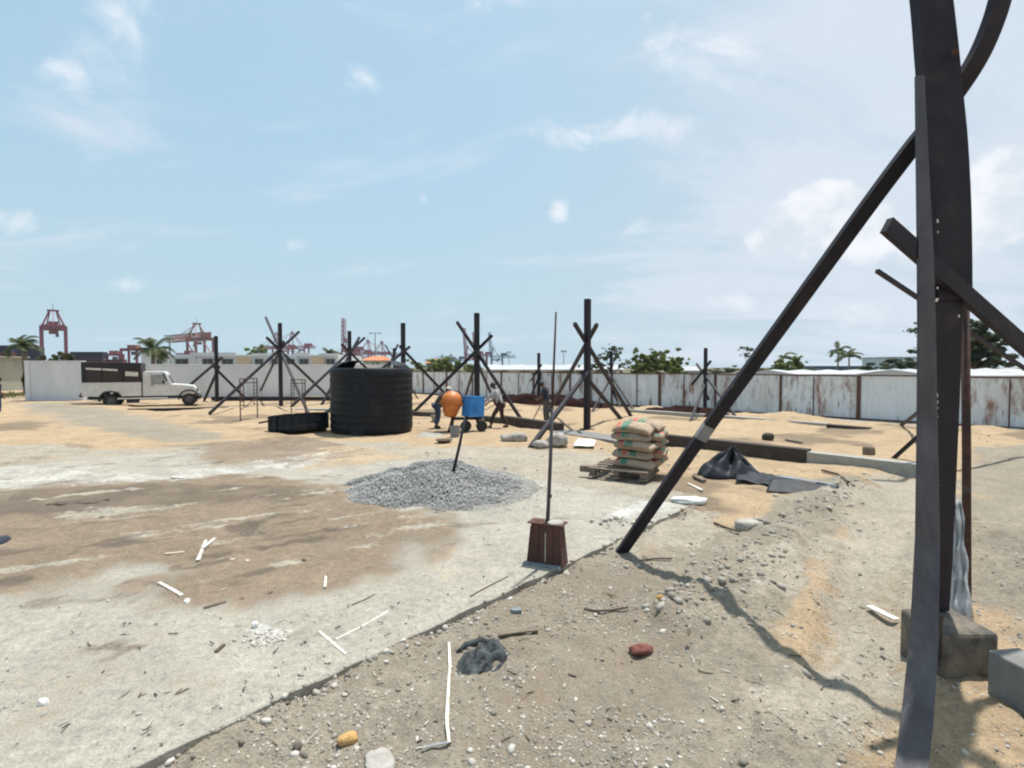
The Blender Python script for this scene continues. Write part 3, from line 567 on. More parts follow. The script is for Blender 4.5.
def litter():
    """splinters, chips and paper crumbs trodden over the yard"""
    mk = {'wood': [], 'pale': []}; n = 520
    V = []; Fq = []; tone = []
    for i in range(n):
        px = RS.uniform(0, 900); py = 445+RS.uniform(0, 1)**1.0*310; D = F*CH/(py-367); x = (px-512)/F*D
        if RS.uniform() > 0.35+float(fbm(np.array([x/0.8]), np.array([D/0.8]), 3, 301)[0])*0.6: continue
        u, v = uv(x, D); z = SLAB_Z+0.02 if (v > 0.02 and u < LU) else float(H(np.array([x]), np.array([D]))[0])+0.008
        L_ = RS.uniform(0.01, 0.07)*(1 if RS.uniform() < 0.85 else 1.9); w = RS.uniform(0.004, 0.012); h = RS.uniform(0.003, 0.008); a = RS.uniform(0, 3.14); b = RS.uniform(-0.25, 0.25)
        c, s_ = math.cos(a), math.sin(a); o = len(V)
        for sx, sy, sz in ((-1,-1,-1),(1,-1,-1),(1,1,-1),(-1,1,-1),(-1,-1,1),(1,-1,1),(1,1,1),(-1,1,1)):
            lx = sx*L_/2; ly = sy*w/2*(0.5 if sx > 0 else 1); V.append((x+lx*c-ly*s_, D+lx*s_+ly*c, z+sz*h/2+lx*b))
        Fq += [(o, o+3, o+2, o+1), (o+4, o+5, o+6, o+7), (o, o+1, o+5, o+4), (o+1, o+2, o+6, o+5), (o+2, o+3, o+7, o+6), (o+3, o, o+4, o+7)]
        tone += [RS.choice([0.0, 0.05, 0.15, 0.9, 1.0])]*8
    m = stone_mat('splinters', (0.07, 0.05, 0.035), (0.55, 0.52, 0.45))
    tag(npmesh('litter', V, Fq, m, {'tone': tone}), 'splinters and scraps trodden into the dirt all over the yard', 'litter', kind='stuff')
litter()

# ------------------------------------------------------------------ boundary walls and fence
def plaster_wall(p0, p1, h, th, label):
    b = (p0+p1)/2; t = thing('boundary_wall', label, 'wall', (b.x, b.y, 0))
    d = (p1-p0).normalized(); L_ = (p1-p0).length; rz = math.atan2(d.y, d.x)
    t.rotation_euler = (0, 0, rz)
    m = MB().box((0, 0, h/2-0.2), (L_, th, h+0.4)); m.build('wall_face', M['wall'], t)
    MB().box((0, 0, h+0.035), (L_+0.04, th+0.09, 0.07)).build('coping', M['wall'], t, bevel=0.01)
    k = int(L_//3.2)
    for i in range(k+1):
        MB().box((-L_/2+0.18+i*(L_-0.36)/k, 0, h/2), (0.3, th+0.10, h-0.02)).build('pier', M['wall'], t)
    return t
plaster_wall(P(27, 402, 34), P(85, 402, 34), 2.52, 0.2, 'short white plastered wall beside the gate gap, left of the truck')
plaster_wall(P(86, 402, 35.5), P(384, 398, 43), 2.32, 0.2, 'long white plastered wall behind the truck and the black tank')
def fence():
    xs = [14.42+2.165*k for k in range(6, -12, -1)]; pts = [Vector((x, 36.85-x, 0)) for x in xs]
    b = pts[len(pts)//2]
    t = thing('sheet_fence', 'long rusty white sheet metal fence along the right side of the yard', 'fence', b)
    d = (pts[1]-pts[0]).normalized(); n = Vector((-d.y, d.x, 0))
    if n.y > 0: n = -n
    for i, (a, c) in enumerate(zip(pts[:-1], pts[1:])):
        L_ = (c-a).length; h = 1.83+random.uniform(-0.02, 0.02); gz = float(H(np.array([a.x]), np.array([a.y]))[0])*0.3
        m = MB(); K = 30; vs = []; off = random.uniform(-0.01, 0.01)
        for k in range(K+1):
            q = a+d*(0.035+(L_-0.07)*k/K); r = (0.012 if k % 2 else -0.012)
            for zz in (-0.25, h*0.5, h): 
                w = q+n*(r+off+0.012*math.sin(zz*3+k*0.21+i)); vs.append((w.x, w.y, zz))
        fs = []
        for k in range(K):
            for z_ in range(2): fs.append((k*3+z_, k*3+z_+1, k*3+4+z_, k*3+3+z_))
        m.add(vs, fs); pa = m.build('sheet_panel', M['fence_b'] if (i > 5 and i % 4 != 1) or i in (2, 4) else M['fence_a'], t, world=True)
        sd = pa.modifiers.new('thickness', 'SOLIDIFY'); sd.thickness = 0.004
        if i % 2 == 0 or i > 7:
            mid = a+d*(L_*(0.5+random.uniform(-0.06, 0.06)))+n*0.045
            MB().beam(mid+Vector((0, 0, -0.1)), mid+Vector((0, 0, h-0.05)), 0.045, 0.02, side=d).build('batten', M['fence_rust'], t, world=True)
        tz = Vector((0, 0, h+0.012))
        MB().beam(a+tz+d*0.05, c+tz-d*0.05, 0.06, 0.05).build('top_rail', M['fence_rust'], t, world=True)
        bz = Vector((0, 0, 0.03)); MB().beam(a+bz+n*0.05+d*0.04, c+bz+n*0.05-d*0.04, 0.05, 0.10).build('bottom_rail', M['fence_rust'], t, world=True)
    for i, a in enumerate(pts):
        w = 0.13 if i % 3 == 0 else 0.085
        MB().beam(a+n*0.03+Vector((0, 0, -0.3)), a+n*0.03+Vector((0, 0, 1.86)), w, 0.07, side=d).build('fence_post', M['fence_rust'], t, world=True)
fence()

# ------------------------------------------------------------------ braced steel columns
def column(px, basey, top, w, braces, label, D=None, mt='black_steel', plate=True):
    base = g(px, basey) if D is None else Vector((P(px, 384, D).x, D, 0))
    D = base.y; s = F/D
    zb = float(H(np.array([base.x]), np.array([base.y]))[0])
    topp = P(px, top, D); t = thing('braced_column', label, 'column', (base.x, base.y, zb), 0, 'braced black steel columns of the shed frame')
    sh = MB().beam((base.x, base.y, zb-0.1), (base.x, base.y, topp.z), w, w, side=(0.707, 0.707, 0)); sh.build('shaft', M[mt], t, world=True, bevel=0.008)
    if plate: MB().box((base.x, base.y, zb+0.012), (w*2.1, w*2.1, 0.03), (0, 0, R(45))).build('base_plate', M['rust_steel'], t, world=True)
    for i, (fx, fy, cy, ty, *rest) in enumerate(braces):
        fd = rest[0] if rest else None
        ft = hz(fx, fy) if fd is None else P(fx, fy, fd)
        c = P(px, cy, D); dirx = (ft-c); sx = 1 if dirx.x > 0 else -1
        side = Vector((-sx*0.6*(1 if i % 2 else -1)*0, 0, 0)); c = c+Vector((0, (w*0.62)*(-1 if dirx.y < 0 else 1), 0))+side
        d = (c-ft); p1 = c
        for k in range(60):
            tt = 1+k*0.02; q = ft+d*tt
            if proj(q)[1] <= ty: p1 = q; break
            p1 = q
        MB().beam(ft-d.normalized()*0.05, p1, w*0.62, w*0.62).build('brace', M[mt], t, world=True)
    return t
column(217, 401.5, 336, 0.19, [(204, 401, 369, 366), (246, 399, 371, 367), (176, 397, 361, 358)], 'lone black steel column with thin braces in front of the white wall, right of the truck')
column(281, 408, 323, 0.17, [(210, 413, 349, 332), (309, 415, 350, 318), (334, 402, 352, 338), (258, 396, 346, 343)], 'tall black column with star of braces behind the black tub, between scaffold frames')
column(350, 401, 331, 0.19, [(291, 407, 352, 338), (398, 399, 353, 345), (321.5, 405, 355, 338)], 'black column with crossed braces rising behind the left side of the black tank')
column(403.5, 407.5, 323, 0.19, [(321.5, 416.5, 352, 347.5), (456, 405, 350.5, 346)], 'tall plain black column rising behind the right side of the black tank')
column(394.5, 399, 348, 0.14, [(376, 398, 352, 345), (418, 399, 361, 345)], 'short distant black column just left of the tall one behind the black tank')
column(477, 416, 313, 0.185, [(521, 419, 352, 322), (413, 413, 350, 336), (463, 404, 358, 354), (496, 405, 362, 356)], 'black column with wide crossed braces standing behind the blue and orange mixer')
column(587, 429, 299, 0.185, [(531, 447, 372, 367), (549, 411, 343, 325), (631, 416, 343, 324), (621, 419, 378, 373)], 'tallest mid yard black column with crossed braces left of the cement bags')
column(538.7, 401, 353, 0.15, [(519, 399, 369, 365), (529, 402, 377, 373), (557, 401, 375, 370)], 'small distant black column in front of the rusty fence, behind the standing worker')
column(611, 405, 351, 0.14, [(633, 409, 376, 371), (592, 412, 377, 371), (620, 407, 388, 384)], 'small distant black column just right of the tallest mid yard column')
column(705, 412.5, 348, 0.14, [(735, 415.5, 376, 364), (674.5, 406.5, 369, 361), (690.5, 421, 382, 376), (713, 409, 390, 386)], 'small distant black column with spread braces before the fence, left of the big diagonal brace')
column(944, 466, 259, 0.125, [(1140, 445, 313, 272), (894, 458, 416, 411), (900, 426, 396, 391)], 'black column with thin braces standing behind the big near column')

def smooth_path(pts, k):
    out = []; n = len(pts)
    for i in range(n-1):
        p0, p1, p2, p3 = pts[max(i-1, 0)], pts[i], pts[i+1], pts[min(i+2, n-1)]
        for j in range(k):
            t = j/k; out.append(0.5*((2*p1)+(p2-p0)*t+(2*p0-5*p1+4*p2-p3)*t*t+(3*p1-p0-3*p2+p3)*t**3))
    return out+[pts[-1]]
def near_column():
    base = Vector((P(930, 640, 4.05).x, 4.05, 0.38))
    t = thing('braced_column', 'large near black steel column with heavy diagonal braces at the right edge', 'column', base, 0, 'braced black steel columns of the shed frame')
    D = 4.1
    def path(rows): return [P(x, y, d) for x, y, w, d in rows], [w*d/F for x, y, w, d in rows]
    pts, ws = path([(931, 640, 25, D), (935, 560, 25, D), (941, 400, 27, D), (944, 285, 29, D)])
    pts[0].z = 0.345
    MB().sweep(pts, ws, [0.10]*4, side=(1, 0, 0)).build('lower_shaft', M['black_steel'], t, world=True)
    rows = [(951, 300, 33, 4.07), (950, 240, 34, 4.07), (948, 190, 35, 4.07), (944.5, 140, 36, 4.07), (940, 95, 36, 4.07), (936, 50, 35, 4.07), (931, 0, 33, 4.07), (924, -50, 31, 4.07)]
    pts, ws = path(rows); ws = [float(v) for v in np.interp(np.linspace(0, 7, 29), np.arange(8), ws)]; pts = smooth_path(pts, 4)
    MB().sweep(pts, ws, [0.09]*29, side=(1, 0, 0)).build('upper_shaft', M['black_steel'], t, world=True)
    rows = [(919.5, 76, 8, 3.96), (922, 160, 11, 3.93), (925, 250, 15, 3.90), (926.5, 330, 17, 3.87), (927, 420, 19, 3.82), (927.5, 540, 23, 3.66), (924, 640, 25, 3.42), (917, 720, 26, 3.0), (907, 800, 27, 2.58)]
    pts, ws = path(rows)
    MB().sweep(pts, ws, [0.02]*9, side=(1, 0, 0)).build('angle_bar', M['grey_steel'], t, world=True)
    # specular glints along the joint line, painted as small whitish boxes
    m = MB()
    for y in (221, 232, 288, 300, 395, 402, 409, 416, 300, 316):
        x = 937 if y != 316 else 958.5
        p = P(x+random.uniform(-0.8, 0.8), y, 3.84); m.box(p, (0.007, 0.006, random.uniform(0.012, 0.03)), (random.uniform(-.3, .3),)*3)
    m.build('glint_flecks', M['white_strip'], t, world=True)
    MB().tube([P(955, 52, 3.95), P(955, 52, 3.99)], 0.022, 10).build('bolt', M['rust_steel'], t, world=True)
    # long diagonal brace, bent near its top
    ft = hz(620, 551); D1 = 4.2
    rows = [(620, 551), (700, 438.5), (800, 300), (868, 206), (910, 150), (937, 117), (960, 86), (979, 55), (993, 22), (1002, -8), (1010, -40)]
    pts = []; 
    for x, y in rows:
        # depth falls linearly in inverse depth along the straight part
        k = (x-620)/(937-620); inv = (1/ft.y)*(1-k)+(1/D1)*k; pts.append(P(x, y, 1/max(inv, 1e-3)))
    pts[0] = ft-Vector((0, 0, 0.04))
    pts = smooth_path(pts, 10)
    MB().sweep(pts, [0.075]*len(pts), [0.115]*len(pts), side=(0, 1, 0)).build('brace', M['black_steel'], t, world=True)
    sel = [p for p in pts if 415 < proj(p)[1] < 441]
    MB().sweep(sel, [0.079]*len(sel), [0.119]*len(sel), side=(0, 1, 0)).build('primer_patch', M['primer'], t, world=True)
    p0 = P(886.5, 225, 3.86); p1 = P(1030, 351, 4.2); d = p1-p0
    MB().sweep([p0, p0+d*0.5, p1, p0+d*2.9], [0.05]*4, [0.12]*4).build('brace', M['black_steel'], t, world=True)
near_column()
def pedestal():
    p = P(948, 690, 3.72); t = thing('footing', 'damp grey concrete footing block under the near column', 'footing', (p.x, 3.9, 0))
    x0, x1 = P(942, 690, 3.72).x, P(1000, 690, 3.72).x
    MB().box(((x0+x1)/2, 3.94, 0.105), (x1-x0, 0.42, 0.45)).build('block', M['pedestal'], t, world=True, bevel=0.03)
    m = MB().box((x0-0.05, 3.78, 0.28), (0.03, 0.12, 0.36), (0, 0.2, 0.3)); m.build('formwork_stub', M['dark_board'], t, world=True)
pedestal()
tag(MB().tube([hz(967, 600)-Vector((0, 0, 0.1)), P(966.5, 450, 5.1), P(965, 300, 5.1)], 0.036, 10).build('pipe', M['rust_steel'], smooth=True), 'thin rusty upright pipe standing just right of the near column', 'pipe')
M['pale_sheet'] = mat('pale_dusty_sheet', (0.52, 0.54, 0.55), (0.34, 0.35, 0.36), 0.8, 9, 0.3, spec=0.2, stretch=(3, 3, 0.6))
def plastic_sheet():
    m = MB(); vs = []; K = 24; J_ = 7
    for i in range(K+1):
        y = 500+i*6.0; k = i/K
        for j in range(J_+1):
            u = j/J_; x = 950-3*k+(12+14*k)*u+1.2*math.sin(i*0.9+j*0.7); d = 4.55-0.30*k+0.018*math.sin(j*2.3+i*0.25)+0.008*math.sin(i*1.3)
            vs.append(P(x, y, d))
    fs = [(i*(J_+1)+j, i*(J_+1)+j+1, (i+1)*(J_+1)+j+1, (i+1)*(J_+1)+j) for i in range(K) for j in range(J_)]
    o = m.add(vs, fs).build('plastic_sheet', M['pale_sheet'], smooth=True); o.modifiers.new('thickness', 'SOLIDIFY').thickness = 0.006
    tag(o, 'narrow crumpled white plastic sheet hanging behind the near column', 'plastic sheet')
plastic_sheet()

M['grey_concrete'] = mat('dusty_grey_concrete', (0.22, 0.215, 0.205), (0.16, 0.155, 0.15), 0.95, 5, 0.4)
# plinth beams and lying steel
def plinth(p0, p1, w, h, label, m, name='plinth_beam', cat='beam', sink=0.1, lift=0.0):
    b = (p0+p1)/2; d = p1-p0; rz = math.atan2(d.y, d.x)
    z = float(H(np.array([b.x]), np.array([b.y]))[0])
    o = MB().box((0, 0, (h-sink)/2), (Vector((d.x, d.y)).length, w, h+sink)).build(name, M[m], bevel=0.012)
    o.location = (b.x, b.y, lift); o.rotation_euler = (0, 0, rz); return tag(o, label, cat)
plinth(g(503, 423), g(561, 432), 0.28, 0.30, 'dark board sided plinth beam in front of the standing worker', 'dark_board')
plinth(g(561, 433.5), g(628, 443), 0.95, 0.10, 'flat grey concrete strip at the foot of the tallest mid yard column', 'grey_concrete')
plinth(g(660, 445), g(809, 463), 0.28, 0.32, 'dark board sided plinth beam right of the cement bags', 'dark_board')
plinth(g(809, 463), g(935, 479), 0.28, 0.27, 'bare grey concrete plinth beam leading to the near column', 'concrete')
plinth(g(628, 412), g(705, 417), 0.35, 0.14, 'low grey concrete strip before the fence, left of the spread column', 'concrete')
plinth(g(716, 418), g(828, 427), 0.35, 0.14, 'low grey concrete strip by the sand mound at the fence', 'concrete')
plinth(g(828, 428.5), g(870, 432), 0.3, 0.16, 'short dark board lying before the fence panels on the right', 'dark_board', 'board', 'board')
plinth(g(262, 411), g(334, 411.5), 0.4, 0.14, 'low grey concrete strip behind the black tub', 'concrete')
plinth(g(212, 401), g(336, 401), 0.2, 0.16, 'long dark steel beam lying along the foot of the white wall', 'black_steel', 'steel_beam', 'steel beam', lift=0.12)
plinth(g(128, 412), g(229, 410), 0.14, 0.13, 'long dark steel beam lying on the sand in front of the truck', 'black_steel', 'steel_beam', 'steel beam', lift=0.03)
plinth(g(1002, 692), g(1100, 748), 0.24, 0.30, 'grey concrete plinth beam running off from the near footing', 'grey_concrete')
plinth(g(484, 420.5), g(503, 423), 0.3, 0.2, 'short dark board end beneath the pale shirted worker', 'dark_board', 'board', 'board')
plinth(g(414, 415), g(434, 416), 0.3, 0.16, 'dark board lying between the tank and the mixer', 'dark_board', 'board', 'board')
plinth(g(508, 418.5), g(527, 420), 0.1, 0.05, 'thin plank lying flat beyond the dark boards near the brace foot', 'timber', 'plank', 'plank', lift=0.03)

# earth heaps
def heap(name, label, cat, pts, m, h, w, seed):
    A, B = g(*pts[0]), g(*pts[1]); L_ = (B-A).length; d = (B-A)/L_; n = Vector((-d.y, d.x, 0)); nu, nv = int(L_/0.12)+2, 24
    U, V_ = np.meshgrid(np.linspace(0, 1, nu), np.linspace(-1, 1, nv)); X = U*L_; 
    env = np.clip(1-np.abs(2*U-1)**4, 0, 1)*np.clip(1-V_**2, 0, 1)
    z = env*h*(0.35+1.3*fbm(X/1.1, V_*1.2, 4, seed))-0.05+env*0.12*(fbm(X/0.25, V_*4, 3, seed+3)-0.5)
    x = A.x+d.x*X+n.x*V_*w; y = A.y+d.y*X+n.y*V_*w
    i, j = np.meshgrid(np.arange(nv-1), np.arange(nu-1), indexing='ij'); q = np.stack([i*nu+j, i*nu+j+1, (i+1)*nu+j+1, (i+1)*nu+j], -1).reshape(-1, 4)
    return tag(npmesh(name, np.stack([x, y, z], -1).reshape(-1, 3), q, m), label, cat)
M['red_earth'] = mat('dark_red_earth', (0.030, 0.011, 0.010), (0.016, 0.008, 0.008), 0.95, 3, 0.6, spec=0.08, coords='Object')
heap('earth_heap', 'long dark red earth heap along the fence behind the standing worker', 'earth heap', [(488, 401), (612, 408.5)], M['red_earth'], 0.55, 0.6, 5)
heap('earth_heap', 'dark red earth heap along the fence beside the small spread column', 'earth heap', [(640, 411), (735, 418)], M['red_earth'], 0.42, 0.8, 9)

# ------------------------------------------------------------------ water tank, tub
def tank():
    b = g(372, 436); r = 1.36; cy = b.y+r; X = P(372, 400, cy).x
    z0 = float(H(np.array([X]), np.array([cy]))[0])*0+0.03
    t = thing('water_tank', 'large ribbed black plastic water tank with its top cut open', 'water tank', (X, cy, z0))
    prof = [(0.0, 0.0), (r-0.06, 0.0), (r, 0.05)]
    n = 9; hh = 2.10
    for i in range(n):
        za = 0.08+i*(hh-0.14)/n; zb = za+(hh-0.14)/n
        prof += [(r, za), (r+0.0, za+0.05), (r+0.014, za+0.075), (r+0.014, zb-0.04), (r, zb-0.015)]
    prof += [(r, hh), (r-0.03, hh+0.03), (r-0.10, hh+0.035), (r-0.14, hh-0.05), (r-0.14, 0.05), (0, 0.05)]
    MB().lathe(prof, 64).build('shell', M['tank'], t, smooth=True)
    for a, w_ in ((180, 46), (5, 44)):
        pf = [(r-0.04, hh+0.02), (r-0.25, hh+0.20), (r-0.5, hh+0.27), (r-0.75, hh+0.29)]
        o = MB().lathe(pf, 16, a0=R(a-w_), a1=R(a+w_)).build('roof_shell', M['tank_dust'], t, smooth=True); o.modifiers.new('thickness', 'SOLIDIFY').thickness = 0.02
    MB().tube([(-0.1, -r-0.02, 0.14), (-0.1, -r-0.10, 0.14)], 0.07, 14).build('outlet', M['tank_dust'], t)
    o = MB().box((-0.12, -r-0.02, 0.10), (0.42, 0.03, 0.24)).build('splash_patch', M['tank_dust'], t)
    MB().box((-0.12, -r-0.045, 1.5), (0.14, 0.015, 0.18)).build('label_plate', M['tank_dust'], t)
tank()
def tub():
    b = g(293, 434); r = 0.93; t = thing('plastic_tub', 'low black faceted tub cut from a tank, lying tilted on the sand', 'tub', (g(291, 434).x, b.y+r*0.75, 0.0), 0)
    q = Euler((R(-6), R(-5), 0)).to_matrix()
    prof = [(0, 0.02), (r*0.94, 0.0), (r, 0.06)]
    for i in range(3): prof += [(r+0.01, 0.08+i*0.15), (r+0.03, 0.12+i*0.15), (r+0.03, 0.18+i*0.15), (r+0.01, 0.21+i*0.15)]
    prof += [(r+0.05, 0.55), (r+0.05, 0.58), (r-0.02, 0.58), (r-0.05, 0.10), (0, 0.08)]
    MB().lathe(prof, 11, mtx=q).build('shell', M['tank_dust'], t)
    m = MB()
    for k in range(22):
        a = 2*math.pi*k/22; m.box(q@Vector(((r+0.02)*math.cos(a), (r+0.02)*math.sin(a), 0.29)), (0.05, 0.03, 0.5), (0, 0, a))
    m.build('rib', M['tank'], t)
    MB().tube([q@Vector((-r-0.35, -0.2, 0.40)), q@Vector((-r+0.05, -0.1, 0.45))], 0.03, 8).build('pipe_stub', M['tank'], t)
tub()

# ------------------------------------------------------------------ scaffold frames
def scaffold(fx0, fx1, y0, y1, top, label, D):
    a, b = g(fx0, y0), g(fx1, y1); base = (a+b)/2
    t = thing('scaffold_frame', label, 'scaffold frame', (base.x, base.y, 0), 0, 'light tubular scaffold frames by the columns')
    h = P(fx0, top, a.y).z
    def up(p, z): return Vector((p.x, p.y, z))
    for p in (a, b): MB().tube([up(p, -0.05), up(p, h)], 0.024, 8).build('leg', M['rust_steel'], t, world=True)
    d = b-a
    ia, ib = a+d*0.2, b-d*0.2
    for p in (ia, ib): MB().tube([up(p, h*0.35), up(p, h)], 0.018, 8).build('inner_leg', M['rust_steel'], t, world=True)
    for z in (h, h*0.9): MB().tube([up(a, z), up(b, z)], 0.02, 8).build('rail', M['rust_steel'], t, world=True)
    MB().tube([up(a, h*0.28), up(b, h*0.52)], 0.018, 8).build('diagonal', M['rust_steel'], t, world=True)
    for k in range(7):
        z = h*(0.38+0.085*k)
        for e, f in ((a, ia), (b, ib)): MB().tube([up(e, z), up(f, z)], 0.012, 6).build('rung', M['rust_steel'], t, world=True)
scaffold(240.5, 257.5, 422, 418.5, 379, 'scaffold frame left of the star braced column', 22)
scaffold(291.5, 305.5, 415, 416, 379.5, 'scaffold frame right of the star braced column, behind the tub', 25)

# ------------------------------------------------------------------ truck
def truck():
    D = 28.0; x0 = P(74, 400, D).x; t = thing('pickup_truck', 'white pickup truck with dark canvas canopy parked before the white wall', 'truck', (x0, D, 0.05), R(27))
    k = 1/136.0; gy = 428; SX = 0.84
    def q(zx, zy): return (zx*k*SX, (gy-zy)*k)
    Wd = 1.72
    # tray
    m = MB().prism([q(38, 252), q(472, 252), q(472, 350), q(330, 350), q(305, 318), q(205, 312), q(165, 350), q(50, 345)], 0.0, Wd); m.build('tray', M['truck_white'], t, bevel=0.02)
    MB().box((2.55*SX, -0.012, (gy-300)*k), (0.26, 0.02, 0.30)).build('tray_panel', M['truck_white'], t)
    m = MB(); m.box((1.88*SX, -0.02, 1.30), (3.2*SX, 0.03, 0.05)); m.build('tray_rail', M['truck_white'], t)
    # canopy: dark frame with rolled curtains
    MB().prism([q(52, 251), q(50, 108), q(58, 98), q(465, 104), q(473, 112), q(473, 251)], 0.02, Wd-0.02).build('canopy', M['canopy'], t, bevel=0.03)
    for (a, b_) in ((88, 190), (198, 332), (350, 455)):
        MB().prism([q(a, 246), q(a, 158), q(b_, 160), q(b_, 248)], -0.015, 0.03).build('curtain', M['curtain'], t)
    for (a, b_, y1, y2) in ((85, 192, 140, 154), (200, 305, 146, 160), (360, 452, 168, 200)):
        MB().prism([q(a, y2), q(a, y1), q(b_, y1+6), q(b_, y2+5)], -0.035, 0.0).build('rolled_flap', M['white_strip'], t)
    # cab, bonnet
    cab = [q(480, 352), q(480, 180), q(492, 168), q(640, 168), q(658, 182), q(700, 264), q(790, 270), q(868, 280), q(886, 300), q(890, 340), q(772, 352)]
    o = MB().prism(cab, 0.03, Wd-0.03).build('cab', M['truck_white'], t, bevel=0.035)
    # taper the roof inward
    for v in o.data.vertices:
        if v.co.z > 1.25:
            f = (v.co.z-1.2)/0.7*0.10; v.co.y = v.co.y+f*(1 if v.co.y < Wd/2 else -1)
    def side(poly, y, th, name, mt, par=t): return MB().prism([q(*p) for p in poly], y-th, y).build(name, M[mt], par)
    dr = side([(536, 350), (536, 268), (690, 268), (690, 350)], 0.03, 0.012, 'door', 'truck_white')
    MB().box(((552)*k*SX, 0.0, (gy-274)*k), (0.14, 0.03, 0.035)).build('handle', M['tyre'], dr)
    w1 = side([(543, 262), (543, 192), (632, 192), (668, 262)], 0.115, 0.05, 'side_window', 'cab_glass')
    side([(664, 262), (632, 186), (640, 182), (676, 262)], 0.10, 0.05, 'window_pillar', 'tyre')
    side([(494, 258), (494, 195), (530, 195), (530, 258)], 0.115, 0.05, 'quarter_window', 'truck_white')
    MB().add([Vector((q(656, 186)[0]+0.02, 0.2, q(656, 186)[1])), Vector((q(698, 258)[0]+0.02, 0.14, q(698, 258)[1])), Vector((q(698, 258)[0]+0.02, Wd-0.14, q(698, 258)[1])), Vector((q(656, 186)[0]+0.02, Wd-0.2, q(656, 186)[1]))], [(0, 1, 2, 3)]).build('windscreen', M['glass'], t)
    MB().box((q(640, 246)[0], -0.07, q(640, 246)[1]), (0.10, 0.16, 0.18)).build('mirror', M['tyre'], t, bevel=0.02)
    MB().box((3.55*SX, 0.0, 0.46), (2.7*SX, 0.14, 0.07)).build('running_board', M['truck_white'], t)
    MB().box((3.4*SX, Wd/2, 0.50), (5.6*SX, 0.9, 0.16)).build('chassis', M['tyre'], t)
    MB().box((2.98*SX, 0.22, 0.36), (0.55, 0.4, 0.30)).build('fuel_tank', M['navy'], t, bevel=0.03)
    MB().box((6.62*SX, Wd/2, 0.62), (0.16, Wd+0.02, 0.2)).build('front_bumper', M['pole'], t, bevel=0.03)
    MB().box((0.30*SX, Wd/2, 0.62), (0.1, Wd-0.1, 0.12)).build('rear_bumper', M['tyre'], t)
    MB().box((0.34*SX, 0.02, 0.72), (0.06, 0.12, 0.12)).build('tail_lamp', M['red_rag'], t)
    for yy in (0.28, Wd-0.28): MB().tube([(6.50*SX, yy, 0.92), (6.58*SX, yy, 0.92)], 0.10, 14).build('headlight', M['lamp_glass'], t)
    MB().box((6.545*SX, Wd/2, 0.88), (0.05, 0.75, 0.32)).build('grille', M['tyre'], t)
    for cx in (1.84*SX, 6.12*SX):
        # dark flared arch
        m = MB(); n = 14
        for y0, y1 in ((-0.05, 0.30), (Wd-0.30, Wd+0.05)):
            ring = []
            for i in range(n+1):
                a = math.pi*(i/n)*1.06-0.1; ring.append((math.cos(a), math.sin(a)))
            vs = []
            for (c, s_) in ring:
                vs += [(cx+c*0.46, y0, 0.37+s_*0.44), (cx+c*0.53, y0, 0.37+s_*0.51), (cx+c*0.53, y1, 0.37+s_*0.51), (cx+c*0.46, y1, 0.37+s_*0.44)]
            m.add(vs, [(4*i+a, 4*i+(a+1) % 4, 4*i+4+(a+1) % 4, 4*i+4+a) for i in range(n) for a in range(4)])
        m.build('wheel_arch', M['tyre'], t)
        for yy, sg in ((0.13, -1), (Wd-0.13, 1)):
            rot = Matrix.Rotation(math.pi/2, 3, 'X')
            wh = MB().lathe([(0.19, -0.1), (0.30, -0.11), (0.36, -0.08), (0.37, 0), (0.36, 0.08), (0.30, 0.11), (0.19, 0.1)], 28, mtx=rot).build('wheel', M['tyre'], t, smooth=True); wh.location = (cx, yy, 0.36)
            MB().lathe([(0.0, 0.05), (0.06, 0.06), (0.09, 0.03), (0.16, 0.02), (0.20, 0.09)], 20, mtx=rot if sg < 0 else Matrix.Rotation(-math.pi/2, 3, 'X')).build('rim', M['rim'], wh, smooth=True)
truck()

M['old_sack'] = mat('dirty_woven_sack', (0.44, 0.41, 0.37), (0.27, 0.235, 0.20), 0.9, 7, 0.6)

